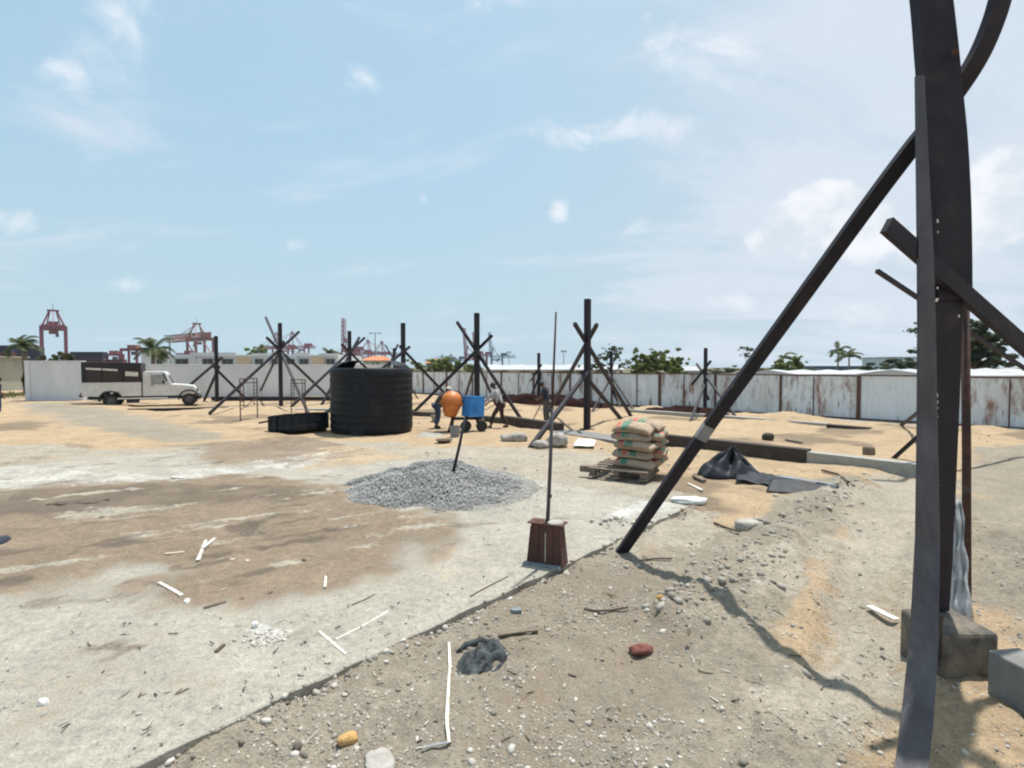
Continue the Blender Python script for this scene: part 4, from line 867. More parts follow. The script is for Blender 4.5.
# ------------------------------------------------------------------ concrete mixer
def mixer():
    b = g(464, 431); t = thing('concrete_mixer', 'concrete mixer with orange drum and blue engine box', 'concrete mixer', (b.x, b.y, 0))
    s = b.y/F
    dc = P(451.5, 404, b.y); o = Vector((dc.x-b.x, 0, dc.z))
    tilt = Matrix.Rotation(R(6), 3, 'Y') @ Matrix.Rotation(R(-12), 3, 'X')
    prof = [(0.0, -0.50), (0.13, -0.50), (0.19, -0.45), (0.28, -0.15), (0.315, -0.02), (0.33, 0.04), (0.335, 0.12), (0.315, 0.24), (0.26, 0.36), (0.19, 0.43), (0.17, 0.46), (0.15, 0.46), (0.12, 0.3)]
    prof = [(r_*1.10, z_*0.90) for r_, z_ in prof]
    dr = MB().lathe(prof, 36, c=o, mtx=tilt).build('drum', M['orange'], t, smooth=True)
    MB().lathe([(0.30, -0.02), (0.415, -0.01), (0.415, 0.06), (0.31, 0.07)], 36, c=o, mtx=tilt).build('ring_gear', M['orange'], dr)
    MB().tube([o+Vector((0.18, 0.15, 0.44)), o+Vector((0.30, 0.1, 0.36)), o+Vector((0.36, 0.05, 0.2))], 0.03, 8).build('yoke', M['black_steel'], t)
    bx0, bx1 = P(463, 400, b.y).x-b.x, P(483.5, 400, b.y).x-b.x; zt, zb = P(470, 397, b.y).z, P(470, 416.5, b.y).z
    cx = (bx0+bx1)/2
    bm = MB().box((cx, 0.0, (zt+zb)/2), (0.60, 0.52, zt-zb), (0, R(4), R(38))); bo = bm.build('engine_box', M['blue'], t, bevel=0.02)
    MB().box((cx, 0.0, zt+0.012), (0.64, 0.56, 0.03), (0, R(4), R(38))).build('engine_lid', M['blue'], t, bevel=0.01)
    m = MB()
    for k in range(4): m.box((cx+0.10+k*0.0, -0.29+k*0.0, zb+0.2+k*0.06), (0.26, 0.012, 0.02), (0, R(4), R(38)))
    m.build('vent_slat', M['blue'], bo)
    m = MB(); m.beam((-0.45, 0, 0.42), (0.62, 0, 0.44), 0.09)
    m.build('frame_bar', M['black_steel'], t)
    for x0, x1, y in ((-0.36, -0.50, -0.25), (-0.36, -0.46, 0.28), (0.10, -0.02, -0.3), (0.40, 0.62, -0.28), (0.40, 0.6, 0.3)):
        MB().beam((x0, 0, 0.5), (x1, y, 0.0), 0.07).build('leg', M['rust_steel'], t)
    for x in (0.08, 0.62):
        rot = Matrix.Rotation(math.pi/2, 3, 'X')
        MB().lathe([(0.0, -0.05), (0.14, -0.06), (0.19, -0.05), (0.19, 0.05), (0.14, 0.06), (0, 0.05)], 20, c=(x, -0.18, 0.19), mtx=rot).build('wheel', M['tyre'], t)
mixer()
def bucket(px, py, r, h, label, m='primer', tilt=0):
    b = hz(px, py); t = thing('bucket', label, 'bucket', b)
    t.rotation_euler = (0, R(tilt), 0.4)
    MB().lathe([(0, 0.0), (r*0.75, 0), (r*0.78, 0.02), (r, h), (r*1.04, h), (r*1.04, h-0.02), (r*0.96, h-0.01), (r*0.72, 0.03), (0, 0.03)], 24).build('pail', M[m], t, smooth=False)
    MB().tube([(r*math.cos(a), 0.06*math.sin(a), h+0.10*math.sin(a)*0-0.12*math.sin(a)) for a in np.linspace(0, math.pi, 10)], 0.006, 6).build('handle', M['rust_steel'], t)
bucket(455, 437, 0.17, 0.34, 'pale grey bucket standing in front of the mixer drum')
bucket(436, 421, 0.20, 0.24, 'low grey bucket by the feet of the leaning worker', 'concrete')
bucket(480, 425, 0.16, 0.26, 'small grey pail by the blue engine box', 'concrete')
def pan(px, py, r, label, m):
    b = hz(px, py); t = MB().lathe([(0, 0), (r*0.6, 0), (r, 0.10), (r*1.03, 0.10), (r*0.96, 0.085), (r*0.6, 0.02), (0, 0.02)], 24).build('mortar_pan', M[m], None, smooth=True); t.location = b; tag(t, label, 'pan')
pan(444, 443, 0.24, 'shallow dark mortar pan on the sand left of the bucket', 'stick')
heap('cement_heap', 'small grey heap of mixed cement left of the bucket', 'cement heap', [(416, 436), (446, 437)], M['concrete'], 0.14, 0.5, 15)

# ------------------------------------------------------------------ people
def skin_obj(name, V, E, rad, m, parent, root=0, sub=2):
    me = bpy.data.meshes.new(name); me.from_pydata([tuple(v) for v in V], E, []); me.materials.append(m)
    o = bpy.data.objects.new(name, me); COL.objects.link(o); o.parent = parent
    bpy.context.view_layer.objects.active = o
    sk = o.modifiers.new('skin', 'SKIN'); sk.use_smooth_shade = True
    if not me.skin_vertices: 
        me.update()
        bpy.ops.mesh.customdata_skin_add()
    for i, sv in enumerate(me.skin_vertices[0].data):
        r = rad[i]; sv.radius = (r, r) if not isinstance(r, tuple) else r; sv.use_root = (i == root)
    if sub: s_ = o.modifiers.new('sub', 'SUBSURF'); s_.levels = sub-1; s_.render_levels = sub
    return o
def person(label, loc, rz, J, mats, hat=None):
    """J: joint name -> (x,y,z); local frame: +x right of the figure, +y forward"""
    t = thing('person', label, 'person', loc, rz); J = {k: Vector(v) for k, v in J.items()}
    V = []; E = []; Rr = []; ix = {}
    def add(n, p, r, frm=None):
        ix[n] = len(V); V.append(Vector(p)); Rr.append(r)
        if frm is not None: E.append((ix[frm], ix[n]))
    add('pel', J['pel'], (0.145, 0.105)); add('waist', J['pel'].lerp(J['chest'], 0.45), (0.125, 0.095), 'pel'); add('chest', J['chest'], (0.155, 0.11), 'waist'); add('neckb', J['neck'], 0.062, 'chest')
    hd = J['head']; up = (hd-J['neck']).normalized()
    add('jaw', hd-up*0.085, 0.065, 'neckb'); add('skull', hd, 0.092, 'jaw'); add('crown', hd+up*0.085, 0.068, 'skull')
    fw = J.get('face', Vector((0, 1, 0))).normalized(); add('nose', hd+fw*0.115-up*0.01, 0.018, 'skull')
    for s_, k in (('l', -1), ('r', 1)):
        add('sh'+s_, J['sh'+s_], 0.062, 'chest'); add('el'+s_, J['el'+s_], 0.043, 'sh'+s_); add('wr'+s_, J['wr'+s_], 0.029, 'el'+s_)
        d = (J['wr'+s_]-J['el'+s_]).normalized(); sd = d.cross(fw); sd = sd.normalized() if sd.length > 0.1 else d.orthogonal().normalized()
        palm = J['wr'+s_]+d*0.06; add('palm'+s_, palm, 0.031, 'wr'+s_)
        bend = d.cross(sd).normalized()
        for f_, (o_, L_) in enumerate(((-0.030, 0.062), (-0.010, 0.072), (0.011, 0.068), (0.031, 0.052))):
            a = palm+d*0.03+sd*o_; add('f%d%s' % (f_, s_), a, 0.010, 'palm'+s_); add('g%d%s' % (f_, s_), a+d*L_*0.55+bend*0.012, 0.009, 'f%d%s' % (f_, s_)); add('h%d%s' % (f_, s_), a+d*L_*0.85+bend*0.04, 0.008, 'g%d%s' % (f_, s_))
        add('t0'+s_, palm-d*0.02-sd*0.045, 0.012, 'palm'+s_); add('t1'+s_, palm+d*0.02-sd*0.06+bend*0.02, 0.010, 't0'+s_)
        add('hip'+s_, J['hip'+s_], 0.088, 'pel'); add('kn'+s_, J['kn'+s_], 0.058, 'hip'+s_); add('an'+s_, J['an'+s_], 0.038, 'kn'+s_)
        fd = J.get('foot'+s_, Vector((0, 1, 0))).normalized(); add('toe'+s_, J['an'+s_]+fd*0.15+Vector((0, 0, -0.05)), 0.034, 'an'+s_)
    skin_obj('body', V, E, Rr, M['skin'], t)
    # clothes over the same joints
    def cloth(name, spec, edges, m):
        V2 = [p for p, r in spec]; skin_obj(name, V2, edges, [r for p, r in spec], M[m], t)
    w = J['pel'].lerp(J['chest'], 0.45)
    hem = J['pel']-(J['chest']-J['pel']).normalized()*0.06
    sp_ = [(hem, (0.165, 0.125)), (w, (0.148, 0.118)), (J['chest'], (0.175, 0.13)), (J['chest'].lerp(J['neck'], 0.75), 0.085)]
    ed = [(0, 1), (1, 2), (2, 3)]
    sl = mats.get('sleeve', 1.0)
    for s_ in 'lr':
        i = len(sp_); sp_.append((J['sh'+s_], 0.080)); ed.append((2, i)); sp_.append((J['el'+s_], 0.060)); ed.append((i, i+1))
        if sl > 1: sp_.append((J['el'+s_].lerp(J['wr'+s_], 0.85), 0.046)); ed.append((i+1, i+2))
    cloth('shirt', sp_, ed, mats['shirt'])
    sp_ = [(J['pel']+Vector((0, 0, 0.04)), (0.160, 0.118))]; ed = []
    for s_ in 'lr':
        i = len(sp_); sp_ += [(J['hip'+s_], 0.105), (J['kn'+s_], 0.078), (J['an'+s_]+Vector((0, 0, 0.03)), 0.064)]; ed += [(0, i), (i, i+1), (i+1, i+2)]
    cloth('trousers', sp_, ed, mats['trousers'])
    for s_ in 'lr':
        fd = J.get('foot'+s_, Vector((0, 1, 0))).normalized()
        skin_obj('shoe', [J['an'+s_]-fd*0.05+Vector((0, 0, -0.035)), J['an'+s_]+fd*0.06+Vector((0, 0, -0.045)), J['an'+s_]+fd*0.17+Vector((0, 0, -0.055))], [(0, 1), (1, 2)], [0.05, 0.048, 0.038], M['black_cloth'], t)
    # hair or cap
    a = up; rot = up.to_track_quat('Z', 'Y').to_matrix()
    prof = [(0.107, -0.03), (0.112, 0.02), (0.104, 0.06), (0.08, 0.105), (0.045, 0.125), (0, 0.132)]
    MB().lathe(prof, 18, c=hd-fw*0.012, mtx=rot).build('hair' if not hat else 'cap', M[hat or 'hair'], t, smooth=True)
    if hat: 
        bc = hd+fw*0.14+up*0.02; MB().box(bc, (0.16, 0.12, 0.012), (0.1, 0, 0)).build('cap_brim', M[hat], t)
    return t
# worker leaning over by the drum (faces away to the right, bent forward)
p = hz(437, 428)
person('person in dark top and blue jeans bending forward beside the orange mixer drum', p, R(-60), dict(pel=(0, 0, 0.86), chest=(0, 0.22, 1.15), neck=(0, 0.36, 1.29), head=(0, 0.46, 1.37), face=(0, 0.85, -0.5),
    shl=(-0.19, 0.27, 1.22), shr=(0.19, 0.27, 1.22), ell=(-0.25, 0.40, 0.97), elr=(0.25, 0.42, 0.98), wrl=(-0.16, 0.60, 0.88), wrr=(0.15, 0.62, 0.92),
    hipl=(-0.10, 0, 0.82), hipr=(0.10, 0, 0.82), knl=(-0.16, 0.10, 0.46), knr=(0.13, 0.02, 0.46), anl=(-0.19, 0.02, 0.08), anr=(0.14, -0.08, 0.08)), dict(shirt='black_cloth', trousers='denim', sleeve=1), hat='cap')
# worker in pale shirt striding to the mixer (faces left)
p = hz(498.5, 428)
person('person in pale shirt and dark trousers stepping towards the mixer with arms reaching down', p, R(78), dict(pel=(0, -0.08, 0.88), chest=(0, 0.06, 1.24), neck=(0, 0.11, 1.42), head=(0, 0.20, 1.54), face=(0, 0.85, -0.35),
    shl=(-0.20, 0.08, 1.34), shr=(0.20, 0.08, 1.34), ell=(-0.24, 0.30, 1.12), elr=(0.25, 0.22, 1.08), wrl=(-0.16, 0.48, 0.94), wrr=(0.17, 0.44, 0.90),
    hipl=(-0.10, -0.08, 0.84), hipr=(0.10, -0.08, 0.84), knl=(-0.12, 0.16, 0.48), knr=(0.11, -0.10, 0.46), anl=(-0.12, 0.26, 0.08), anr=(0.11, -0.30, 0.10)), dict(shirt='pale_shirt', trousers='maroon_cloth', sleeve=2))
# worker standing by the dark beam, head bowed to the left
p = hz(547, 425)
person('person in black shirt and olive trousers standing with bowed head beyond the dark plinth beam', (p.x, p.y+0.3, p.z), R(70), dict(pel=(0, 0, 0.90), chest=(0, 0.04, 1.28), neck=(0, 0.09, 1.45), head=(0, 0.20, 1.55), face=(0, 0.8, -0.6),
    shl=(-0.20, 0.04, 1.38), shr=(0.20, 0.04, 1.38), ell=(-0.25, 0.12, 1.10), elr=(0.25, 0.10, 1.10), wrl=(-0.15, 0.34, 1.00), wrr=(0.17, 0.33, 0.96),
    hipl=(-0.10, 0, 0.86), hipr=(0.10, 0, 0.86), knl=(-0.11, 0.04, 0.48), knr=(0.11, 0.0, 0.48), anl=(-0.11, 0.0, 0.08), anr=(0.12, -0.06, 0.08)), dict(shirt='navy', trousers='olive', sleeve=1))
tag(MB().tube([P(541, 404, 19.6), hz(531, 424)], 0.02, 8).build('tool_handle', M['timber']), 'thin wooden tool handle slanting down from the bowed worker', 'tool handle')
# cropped figure at the left edge
p = g(-2, 416)
person('person in navy clothes cut off by the left edge of the photo', p, R(-30), dict(pel=(0, 0, 0.93), chest=(0, 0.02, 1.30), neck=(0, 0.03, 1.50), head=(0, 0.06, 1.63), face=(0, 1, 0),
    shl=(-0.21, 0.02, 1.42), shr=(0.21, 0.02, 1.42), ell=(-0.26, 0.0, 1.13), elr=(0.26, 0.0, 1.13), wrl=(-0.25, 0.12, 0.90), wrr=(0.25, 0.12, 0.90),
    hipl=(-0.10, 0, 0.89), hipr=(0.10, 0, 0.89), knl=(-0.11, 0.03, 0.49), knr=(0.11, 0.03, 0.49), anl=(-0.12, 0, 0.08), anr=(0.12, 0, 0.08)), dict(shirt='navy', trousers='denim', sleeve=1))

# ------------------------------------------------------------------ gravel heap with shovel, pole stand
GC = g(435, 490); 
def gz_(x, y):
    dx = (x-GC.x)/1.62; dy = (y-GC.y)/1.60; r = np.sqrt(dx*dx+dy*dy)*(1+0.55*(fbm(x/0.7+7, y/0.7, 3, 201)-0.5)); r2 = np.sqrt(r*r+0.012)-0.05; h = 0.56*np.clip(1-r2, 0, 1)**1.12*(0.82+0.36*fbm(x/0.45, y/0.45, 3, 207))
    for cx, cy, rad, d in ((g(452, 478, .4), 0.32, 0, 0.20),) and ((GC.x+0.22, GC.y-0.15, 0.26, 0.13), (GC.x-0.35, GC.y-0.1, 0.22, 0.07), (GC.x+0.75, GC.y-0.4, 0.25, 0.05)):
        h = h-d*np.exp(-((x-cx)**2+(y-cy)**2)/(rad*rad))*(h > 0.08)
    return SLAB_Z-0.02+h+(fbm(x/0.25, y/0.25, 3, 203)-0.5)*0.05*(h > 0.02)
def gravel():
    t = thing('gravel_heap', 'heap of grey crushed stone on the concrete slab with a rod stuck in it', 'gravel heap', (0, 0, 0))
    n = 70; X, Y = np.meshgrid(np.linspace(GC.x-2.3, GC.x+2.3, n), np.linspace(GC.y-2.2, GC.y+2.2, n)); Z = gz_(X, Y)-0.03
    i, j = np.meshgrid(np.arange(n-1), np.arange(n-1), indexing='ij'); q = np.stack([i*n+j, i*n+j+1, (i+1)*n+j+1, (i+1)*n+j], -1).reshape(-1, 4)
    mm = mat('heap_core', (0.30, 0.30, 0.295), (0.17, 0.17, 0.168), 0.95, 45, 0.9, detail=4)
    zc = Z.ravel(); keep = (zc[q] > SLAB_Z-0.045).any(1)
    npmesh('core', np.stack([X, Y, Z], -1).reshape(-1, 3), q[keep], mm, smooth=True, parent=t)
    k = 21000; a = RS.uniform(0, 2*np.pi, k); r = np.sqrt(RS.uniform(0, 1, k))*1.14; r = np.where(RS.uniform(0, 1, k) > 0.90, r*RS.uniform(1.0, 1.32, k), r); x = GC.x+1.62*r*np.cos(a); y = GC.y+1.60*r*np.sin(a)
    sz = RS.uniform(0.007, 0.019, k)*np.where(r > 1.0, 0.8, 1); z = np.maximum(gz_(x, y), SLAB_Z)+sz*0.15
    V, Fq, tn = stones(np.column_stack([x, y, z]), sz, RS.uniform(0, 1, k))
    o = npmesh('stones', V, Fq, M['gravel'], {'tone': tn}, parent=t); o['kind'] = 'stuff'
gravel()
def rod():
    b = P(452, 476, GC.y-0.12); tp = P(465, 418, b.y+0.10); d = (tp-b).normalized()
    base = b-d*0.25; mid = b.lerp(tp, 0.5)+Vector((0.012, 0, 0))
    o = MB().tube([base, mid, tp], [0.028, 0.026, 0.022], 10).build('rod', M['black_steel'], smooth=True)
    tag(o, 'dark leaning rod stuck in the top of the gravel heap', 'rod')
rod()
M['stand_rust'] = mat('red_brown_rusty_plate', (0.115, 0.052, 0.038), (0.055, 0.027, 0.022), 0.9, 6, 0.5, stretch=(1, 1, 0.35))
def pole_stand():
    c = on_slab(547.5, 563); t = thing('pole_stand', 'rusty steel box stand with tall thin pole on the slab edge', 'pole stand', (c.x, c.y, c.z), R(-24))
    hw, tw, h = 0.205, 0.165, 0.44
    vs = []
    for w_, d_, z in ((hw, 0.10, 0.0), (tw, 0.075, h)):
        vs += [(-w_, -d_, z), (w_, -d_, z), (w_, d_, z), (-w_, d_, z)]
    MB().add(vs, [(0,3,2,1), (4,5,6,7), (0,1,5,4), (1,2,6,5), (2,3,7,6), (3,0,4,7)]).build('box', M['stand_rust'], t, bevel=0.006)
    m = MB()
    for x in (-0.185, -0.09, 0.0, 0.09, 0.185): m.beam((x*1.05, -0.104, 0.02), (x*0.86, -0.082, h-0.03), 0.016, 0.012)
    m.build('rib', M['stand_rust'], t)
    MB().box((0, 0, h+0.008), (0.40, 0.19, 0.014)).build('top_plate', M['fence_rust'], t)
    MB().beam((0.012, -0.109, 0.05), (0.01, -0.088, h-0.08), 0.012, 0.006).build('scratch', M['stone'], t)
    o = MB().lathe([(0.09, 0), (0.085, 0.012), (0.05, 0.02), (0, 0.024)], 14, c=(0.09, 0.0, h+0.014)).build('mortar_lump', M['stone'], t)
    o = MB().lathe([(0.06, 0), (0.05, 0.012), (0, 0.016)], 12, c=(-0.10, 0.01, h+0.014)).build('mortar_lump', M['fence_rust'], t)
    o = MB().box((-0.02, -0.125, 0.012), (0.42, 0.06, 0.03)).build('mortar_skirt', M['sheet'], t)  # low bluish grey strip along the front foot of the box
    dz = 2.75; tip = P(556, 312, c.y) - Vector(c); tl = Matrix.Rotation(R(24), 3, 'Z')@tip
    m = MB().tube([(0, 0, h), Vector((0, 0, h)).lerp(tl, 0.30)+Vector((0.004, 0, 0)), Vector((0, 0, h)).lerp(tl, 0.55)], [0.022, 0.020, 0.018], 10); m.build('pole', M['grey_steel'], t, smooth=True)
    MB().tube([Vector((0, 0, h)).lerp(tl, 0.54), tl], [0.014, 0.010], 10).build('upper_pole', M['rust_steel'], t, smooth=True)
    MB().box(Vector((0, 0, h)).lerp(tl, 0.13)+Vector((0.022, 0, 0)), (0.02, 0.03, 0.035)).build('clamp', M['rust_steel'], t)
pole_stand()

# ------------------------------------------------------------------ pallet and cement bags
def bag_mesh(L_=0.80, Wd=0.46, Hh=0.185, seed=0, sag=0.0):
    rs = np.random.RandomState(seed); nu, nv = 27, 17; vs = []
    u = np.linspace(-1, 1, nu); v = np.linspace(-1, 1, nv); U, V_ = np.meshgrid(u, v)
    X = np.sign(U)*np.abs(U)**0.9*L_/2*(1-0.05*np.abs(V_)**3); Y = V_*Wd/2*(1-0.06*np.abs(U)**4)
    th = np.clip(1-np.abs(U)**4, 0, 1)**0.55*np.clip(1-np.abs(V_)**3.2, 0, 1)**0.55
    wob = (fbm(U*2.5+seed, V_*2.5, 3, seed)-0.5)
    crease = np.exp(-((U-rs.uniform(-0.4, 0.4)+0.3*V_)/0.08)**2)*0.012+np.exp(-((V_-rs.uniform(-0.3, 0.3)+0.2*U)/0.10)**2)*0.010
    top = Hh*(0.5+0.5*th)+wob*0.06*th-crease*1.6*th; bot = Hh*0.5*(1-th)
    s_ = -sag*(np.abs(U)**2.2); top = top+s_; bot = bot+s_
    V1 = np.stack([X, Y, top], -1).reshape(-1, 3); V2 = np.stack([X, Y, bot], -1).reshape(-1, 3); n = nu*nv
    fs = []
    for i in range(nv-1):
        for j in range(nu-1):
            a = i*nu+j; fs.append((a, a+1, a+nu+1, a+nu)); fs.append((n+a, n+a+nu, n+a+nu+1, n+a+1))
    loop = [j for j in range(nu)]+[i*nu+nu-1 for i in range(1, nv)]+[(nv-1)*nu+j for j in range(nu-2, -1, -1)]+[i*nu for i in range(nv-2, 0, -1)]
    for a, b in zip(loop, loop[1:]+loop[:1]): fs.append((a, n+a, n+b, b))
    return np.vstack([V1, V2]).tolist(), fs
def bags():
    pb = g(632, 481); yaw = R(-27); th = yaw
    t = thing('pallet', 'rough timber pallet under the stack of cement bags', 'pallet', (pb.x-0.02, pb.y+0.50, 0.035), yaw)
    for k in range(5): MB().box((-0.02, -0.52+k*0.25, 0.165), (1.16+random.uniform(-0.05, 0.05), 0.13, 0.03), (0, 0, random.uniform(-0.03, 0.03))).build('deck_board', M['timber'], t, bevel=0.004)
    for x in (-0.52, -0.04, 0.48): MB().box((x, 0, 0.10), (0.11, 1.15, 0.095)).build('bearer', M['timber'], t, bevel=0.006)
    for x in (-0.52, -0.04, 0.48): MB().box((x+0.01, -0.02, 0.03), (0.15, 1.2, 0.028)).build('foot_board', M['timber'], t, bevel=0.004)
    MB().box((-0.63, -0.44, 0.13), (0.34, 0.14, 0.12), (0.0, 0.0, 0.15)).build('loose_block', M['timber'], t, bevel=0.006)
    base = Vector((pb.x-0.02, pb.y+0.50, 0.035))
    q = Matrix.Rotation(yaw, 3, 'Z')
    def put(x, y, z, a, seed, sag, label, roll=(0, 0)):
        v, f = bag_mesh(seed=seed, sag=sag); o = MB().add(v, f).build('cement_bag', M['bag'], None, smooth=True)
        w = base+q@Vector((x, y, 0)); o.location = (w.x, w.y, base.z+z); o.rotation_euler = (R(roll[0]), R(roll[1]), yaw+R(a))
        tag(o, label, 'cement bag', 'cement bags stacked on the pallet')
    z = 0.18; h = 0.176; base = base+Vector((0.34, 0.05, 0))
    lay = ('lowest', 'second lowest', 'middle', 'second highest')
    for k in range(4):
        put(-0.10+(0.03, -0.02, 0.05, -0.05)[k], -0.30+(-0.02, 0.03, -0.03, 0.02)[k], z+k*h, (-2, 5, -5, 4)[k], 10+k, 0.03, 'tan cement bag with green band, %s in the front column of the stack' % lay[k], roll=(2, 3))
        put(0.20+(0.0, 0.05, -0.02, 0.03)[k], 0.18+(0, 0.03, 0, 0.02)[k], z+k*h, 90+(-3, 7, -6, 5)[k], 20+k, 0.03, 'tan cement bag seen end on, %s in right column of the stack' % lay[k], roll=(-2, -3))
        if k < 4: put(-0.30+(0.0, 0.03, -0.02, 0.02)[k], 0.30, z+k*h, 88+(0, 4, -4, 3)[k], 30+k, 0.02, 'tan cement bag %s in the hidden back column of the stack' % lay[k])
    put(-0.11, -0.28, z+4*h, 1, 40, 0.07, 'tan cement bag with bold red and green bands at the top front of the stack', roll=(9, 3))
    put(0.0, 0.16, z+4*h+0.03, -4, 41, 0.05, 'topmost tan cement bag lying across the back of the stack', roll=(5, 6))
bags()

# ------------------------------------------------------------------ tarpaulin, sheets, sacks
def tarp():
    c = g(731, 478); t = None; n = 60; A = np.linspace(0, 2*np.pi, 73)[:-1]; Rr = np.linspace(0.0, 1, n); a, r = np.meshgrid(A, Rr)
    rx = 0.50; ry = 0.45; fold = 1+0.16*np.sin(a*5+1)+0.08*np.sin(a*9+2)
    tail = 1+0.75*np.exp(-((np.angle(np.exp(1j*(a+0.5))))/0.35)**2)
    x = c.x-0.02+rx*r*np.cos(a)*fold**0.3*tail; y = c.y+0.28+ry*r*np.sin(a)*fold**0.3
    hgt = 0.60*np.clip(1-r, 0, 1)**0.62*(0.75+0.25*np.sin(a*5+1))+0.03*np.clip(1-r*r, 0, 1)*np.sin(r*14+a*3)
    x = x+0.16*np.clip(1-r, 0, 1); z = hgt+H(x, y)+0.012+0.09*(fbm(x/0.12, y/0.12, 3, 301)-0.5)*np.clip(1.2-r, 0, 1)
    i, j = np.meshgrid(np.arange(n-1), np.arange(72), indexing='ij'); j2 = (j+1) % 72
    q = np.stack([i*72+j, i*72+j2, (i+1)*72+j2, (i+1)*72+j], -1).reshape(-1, 4)
    o = npmesh('tarpaulin', np.stack([x, y, z], -1).reshape(-1, 3), q, M['tarp'], smooth=True)
    o.modifiers.new('thickness', 'SOLIDIFY').thickness = 0.004
    tag(o, 'crumpled black tarpaulin heaped on the sand in front of the dark plinth beam', 'tarpaulin')
tarp()
def wavy_sheet(name, label, cat, corners, zs, m, th, amp=0.02, nu=20, nv=10, seed=1):
    c = [Vector((*p[:2], z)) for p, z in zip(corners, zs)]; vs = []; fs = []
    for i in range(nv+1):
        for j in range(nu+1):
            u, v = j/nu, i/nv; p = c[0]*(1-u)*(1-v)+c[1]*u*(1-v)+c[2]*u*v+c[3]*(1-u)*v
            p.z += amp*(2*float(fbm(np.array([u*3.0+seed]), np.array([v*3.0]), 3, seed)[0])-1); vs.append(p)
    for i in range(nv):
        for j in range(nu): a = i*(nu+1)+j; fs.append((a, a+1, a+nu+2, a+nu+1))
    ctr = sum(c, Vector())/4
    o = MB().add(vs, fs).build(name, M[m], None, smooth=True, loc=ctr); o.modifiers.new('thickness', 'SOLIDIFY').thickness = th
    return tag(o, label, cat)
wavy_sheet('metal_sheet', 'bent grey sheet lying in a low ridge right of the tarpaulin', 'sheet', [g(772, 489), g(838, 497), g(846, 491), g(785, 484)], [0.235, 0.20, 0.10, 0.16], 'sheet', 0.012, 0.025)
wavy_sheet('shaded_face', 'dark slope standing in for the shade under the bent grey sheet', 'sheet', [g(766, 494.5), g(836, 501), g(838, 497.2), g(772, 489.2)], [0.05, 0.04, 0.185, 0.22], 'tarp', 0.008, 0.03, seed=9)  # shaded near side of the grey sheet, put in as a dark slope
wavy_sheet('tarpaulin_tail', 'flattened black tarpaulin tail between the heap and the grey sheet', 'tarpaulin', [g(735, 484), g(785, 491), g(790, 482), g(740, 474)], [0.06, 0.09, 0.13, 0.10], 'tarp', 0.006, 0.09, seed=5)
wavy_sheet('white_sheet', 'white sheet lying flat on the sand left of the bag stack', 'sheet', [g(573, 449), g(594, 450), g(596, 444), g(578, 443)], [0.10, 0.10, 0.12, 0.13], 'white_bag', 0.01, 0.02, seed=3)
def lump(name, label, cat, px, py, w, d, h, m, rz=0.0, seed=1, slab=False, pw=2.2, sub=3):
    b = on_slab(px, py) if slab else hz(px, py); rs = np.random.RandomState(seed)
    bm = bmesh.new(); bmesh.ops.create_icosphere(bm, subdivisions=sub, radius=1.0)
    for v in bm.verts:
        n = v.co.normalized(); f = (abs(n.x)**pw+abs(n.y)**pw+abs(n.z)**pw)**(-1/pw)
        k = 0.78+0.42*float(fbm(np.array([n.x*1.9+seed]), np.array([n.y*1.9+n.z*1.3]), 3, seed)[0])
        if name == 'sack': k += 0.42*(float(fbm(np.array([n.x*4.1+seed*3]), np.array([n.y*4.1+n.z*3.3]), 3, seed+5)[0])-0.5)
        v.co = Vector((n.x*f*k*w/2, n.y*f*k*d/2, max(n.z*f*k*h*0.62+h*0.38, -0.02)))
    me = bpy.data.meshes.new(name); bm.to_mesh(me); bm.free(); me.materials.append(M[m])
    me.polygons.foreach_set('use_smooth', [True]*len(me.polygons))
    o = bpy.data.objects.new(name, me); COL.objects.link(o); o.location = b; o.rotation_euler = (0, 0, rz); return tag(o, label, cat)
lump('sack', 'white sack lying at the far corner of the slab by the sand', 'sack', 689, 503, 0.56, 0.24, 0.10, 'white_bag', R(-6), 4, pw=3)
lump('sack', 'pale crumpled sack on the sand, leftmost in the row beyond the gravel heap', 'sack', 508, 441, 0.42, 0.3, 0.22, 'old_sack', 0.2, 6)
lump('sack', 'whitish crumpled sack on the sand beside the long brace foot', 'sack', 518, 441, 0.5, 0.34, 0.26, 'old_sack', -0.2, 7)
lump('sack', 'low pale sack on the sand just left of the thin pole', 'sack', 541, 447, 0.46, 0.3, 0.18, 'old_sack', 0.1, 8)
lump('sack', 'lumpy pale green and pink sack on the sand just right of the thin pole', 'sack', 558, 445, 0.56, 0.36, 0.33, 'old_sack', -0.1, 9)
lump('concrete_chunk', 'flat grey concrete chunk lying on the sand right of the white sack', 'concrete chunk', 748, 528, 0.34, 0.22, 0.11, 'stone', 0.2, 11, pw=4)
lump('concrete_chunk', 'dark lump of rubble on the sand behind the dark plinth beam', 'rubble lump', 768, 440, 0.36, 0.26, 0.22, 'dark_board', 0.3, 12)
lump('concrete_block', 'small tan block standing on the sand before the grey plinth beam', 'block', 869, 455, 0.24, 0.2, 0.22, 'timber', 0.0, 13, pw=8)
lump('rag', 'crumpled red brown rag on the grey soil', 'rag', 641, 652, 0.19, 0.13, 0.055, 'red_rag', 0.3, 14)
lump('foam_piece', 'torn yellow foam piece near the bottom edge', 'foam piece', 347, 742, 0.13, 0.08, 0.05, 'foam', 0.5, 15)
lump('concrete_chunk', 'flat pale concrete flake at the bottom edge below the foam', 'concrete chunk', 380, 764, 0.15, 0.20, 0.03, 'stone', 0.6, 16, pw=4)
lump('shard', 'small pinkish shard standing in the soil right of the red rag', 'shard', 689, 634, 0.035, 0.03, 0.07, 'beige', 0.1, 17)
